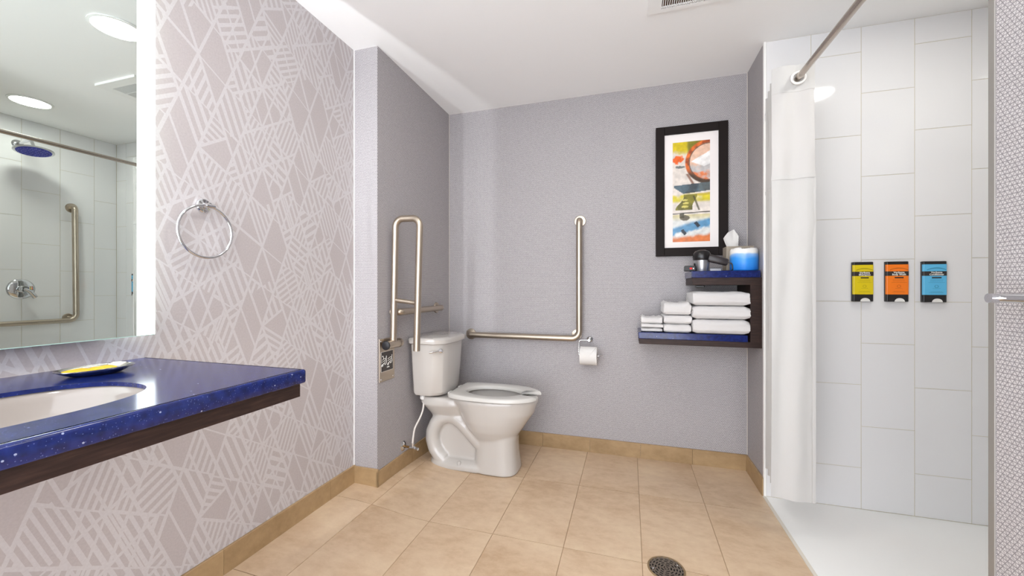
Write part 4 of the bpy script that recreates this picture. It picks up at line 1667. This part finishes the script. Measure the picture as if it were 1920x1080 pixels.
zh0, zh1, zm = 2.018, 1.905, 1.540
link('header_band', curtain_part(zh1, zh0, 8, .003), M['curtain'], parent=cur, smooth=60)
link('sheer_window', curtain_part(zm + .0, zh1, 14, .0012), M['sheer'], parent=cur, smooth=60)['label'] = 'sheer mesh upper panel'
link('lower_cloth', curtain_part(.165, zm + .004, 60, .0022), M['curtain'], parent=cur, smooth=60)
link('seam_flap', curtain_part(zm - .006, zm + .012, 2, .006), M['curtain'], parent=cur, smooth=60)
# grommet ring the rod passes through
pts = [Vector((RX + .024 * cos(a), YC - .004, RZ + .024 * sin(a))) for a in [2 * pi * k / 36 for k in range(36)]]
link('grommet', tube(pts, .0055, 10, closed=True), M['whiteplastic'], parent=cur, smooth=60)
# stitched edge strip
link('side_hem', box((.735, YC - .004, .168), (.7475, YC + .002, zm + .002), .0015), M['curtain'], parent=cur)

# ------------------------------------------------------------------ towel bar on the partition
bz = 1.052
tbar = thing('towel_bar', 'chrome towel bar on the woven grey wall at the right edge', 'towel bar', (XP, .6, bz))
xo = XP - .060
for yy in (.887, .33):
    link('post', tube([(XP - .004, yy, bz), (xo - .006, yy, bz)], .0082, 20), M['chrome'], parent=tbar, smooth=40)
    link('wall_flange', lathe([(0, .006), (.022, .006), (.024, .003), (.024, 0)], (XP, yy, bz), (-1, 0, 0), 32), M['chrome'], parent=tbar, smooth=40)
link('rail', tube([(xo + .010, .884, bz), (xo + .010, .33, bz)], .0070, 18), M['chrome'], parent=tbar, smooth=60)

# ------------------------------------------------------------------ floor drain
dr = thing('floor_drain', 'round bronze slotted drain set in the tan floor tiles', 'drain', (DX, DY, 0))
link('rim', lathe([(DR * .90, .0012), (DR * .95, .0032), (DR, .0028), (DR * 1.03, .0002)], (DX, DY, 0), (0, 0, 1), 56), M['drainm'], parent=dr, smooth=60)
link('pit', lathe([(0, .0006), (DR * .95, .0006)], (DX, DY, 0), (0, 0, 1), 40), M['void'], parent=dr)
# grate: rings and spokes leaving slots
bm = bmesh.new()
edges_ = [.0, .10, .20, .30, .40, .50, .60, .70, .80, .92]
nr = 6
def arc(r0, r1, a0, a1):
    n = max(2, int((a1 - a0) / .2))
    z = .0024
    A = [bm.verts.new((DX + r0 * cos(a0 + (a1 - a0) * i / n), DY + r0 * sin(a0 + (a1 - a0) * i / n), z)) for i in range(n + 1)]
    B = [bm.verts.new((DX + r1 * cos(a0 + (a1 - a0) * i / n), DY + r1 * sin(a0 + (a1 - a0) * i / n), z)) for i in range(n + 1)]
    for i in range(n):
        bm.faces.new((A[i], B[i], B[i + 1], A[i + 1]))
dr_ = DR * .92 / nr
for i in range(nr):
    r0 = i * dr_ + .0006
    rs0, rs1 = r0 + dr_ * .42, r0 + dr_       # slot band
    arc(max(r0 - .0006, .0004), rs0, 0, 2 * pi)
    cnt_ = max(4, int(2 * pi * rs0 / .0175))
    for k in range(cnt_):
        a0 = 2 * pi * k / cnt_ + i * .4
        arc(rs0, rs1 - .0, a0, a0 + (2 * pi / cnt_) * .34)
arc(nr * dr_, DR * .93, 0, 2 * pi)
me = applied(tomesh(bm), [('SOLIDIFY', dict(thickness=.0012, offset=0))])
link('grate', me, M['drain2'], parent=dr)
for a in (.6, 3.4):
    link('screw', lathe([(0, .0042), (.003, .004), (.004, .003)], (DX + DR * .74 * cos(a), DY + DR * .74 * sin(a), 0), (0, 0, 1), 12), M['chrome'], parent=dr, smooth=60)
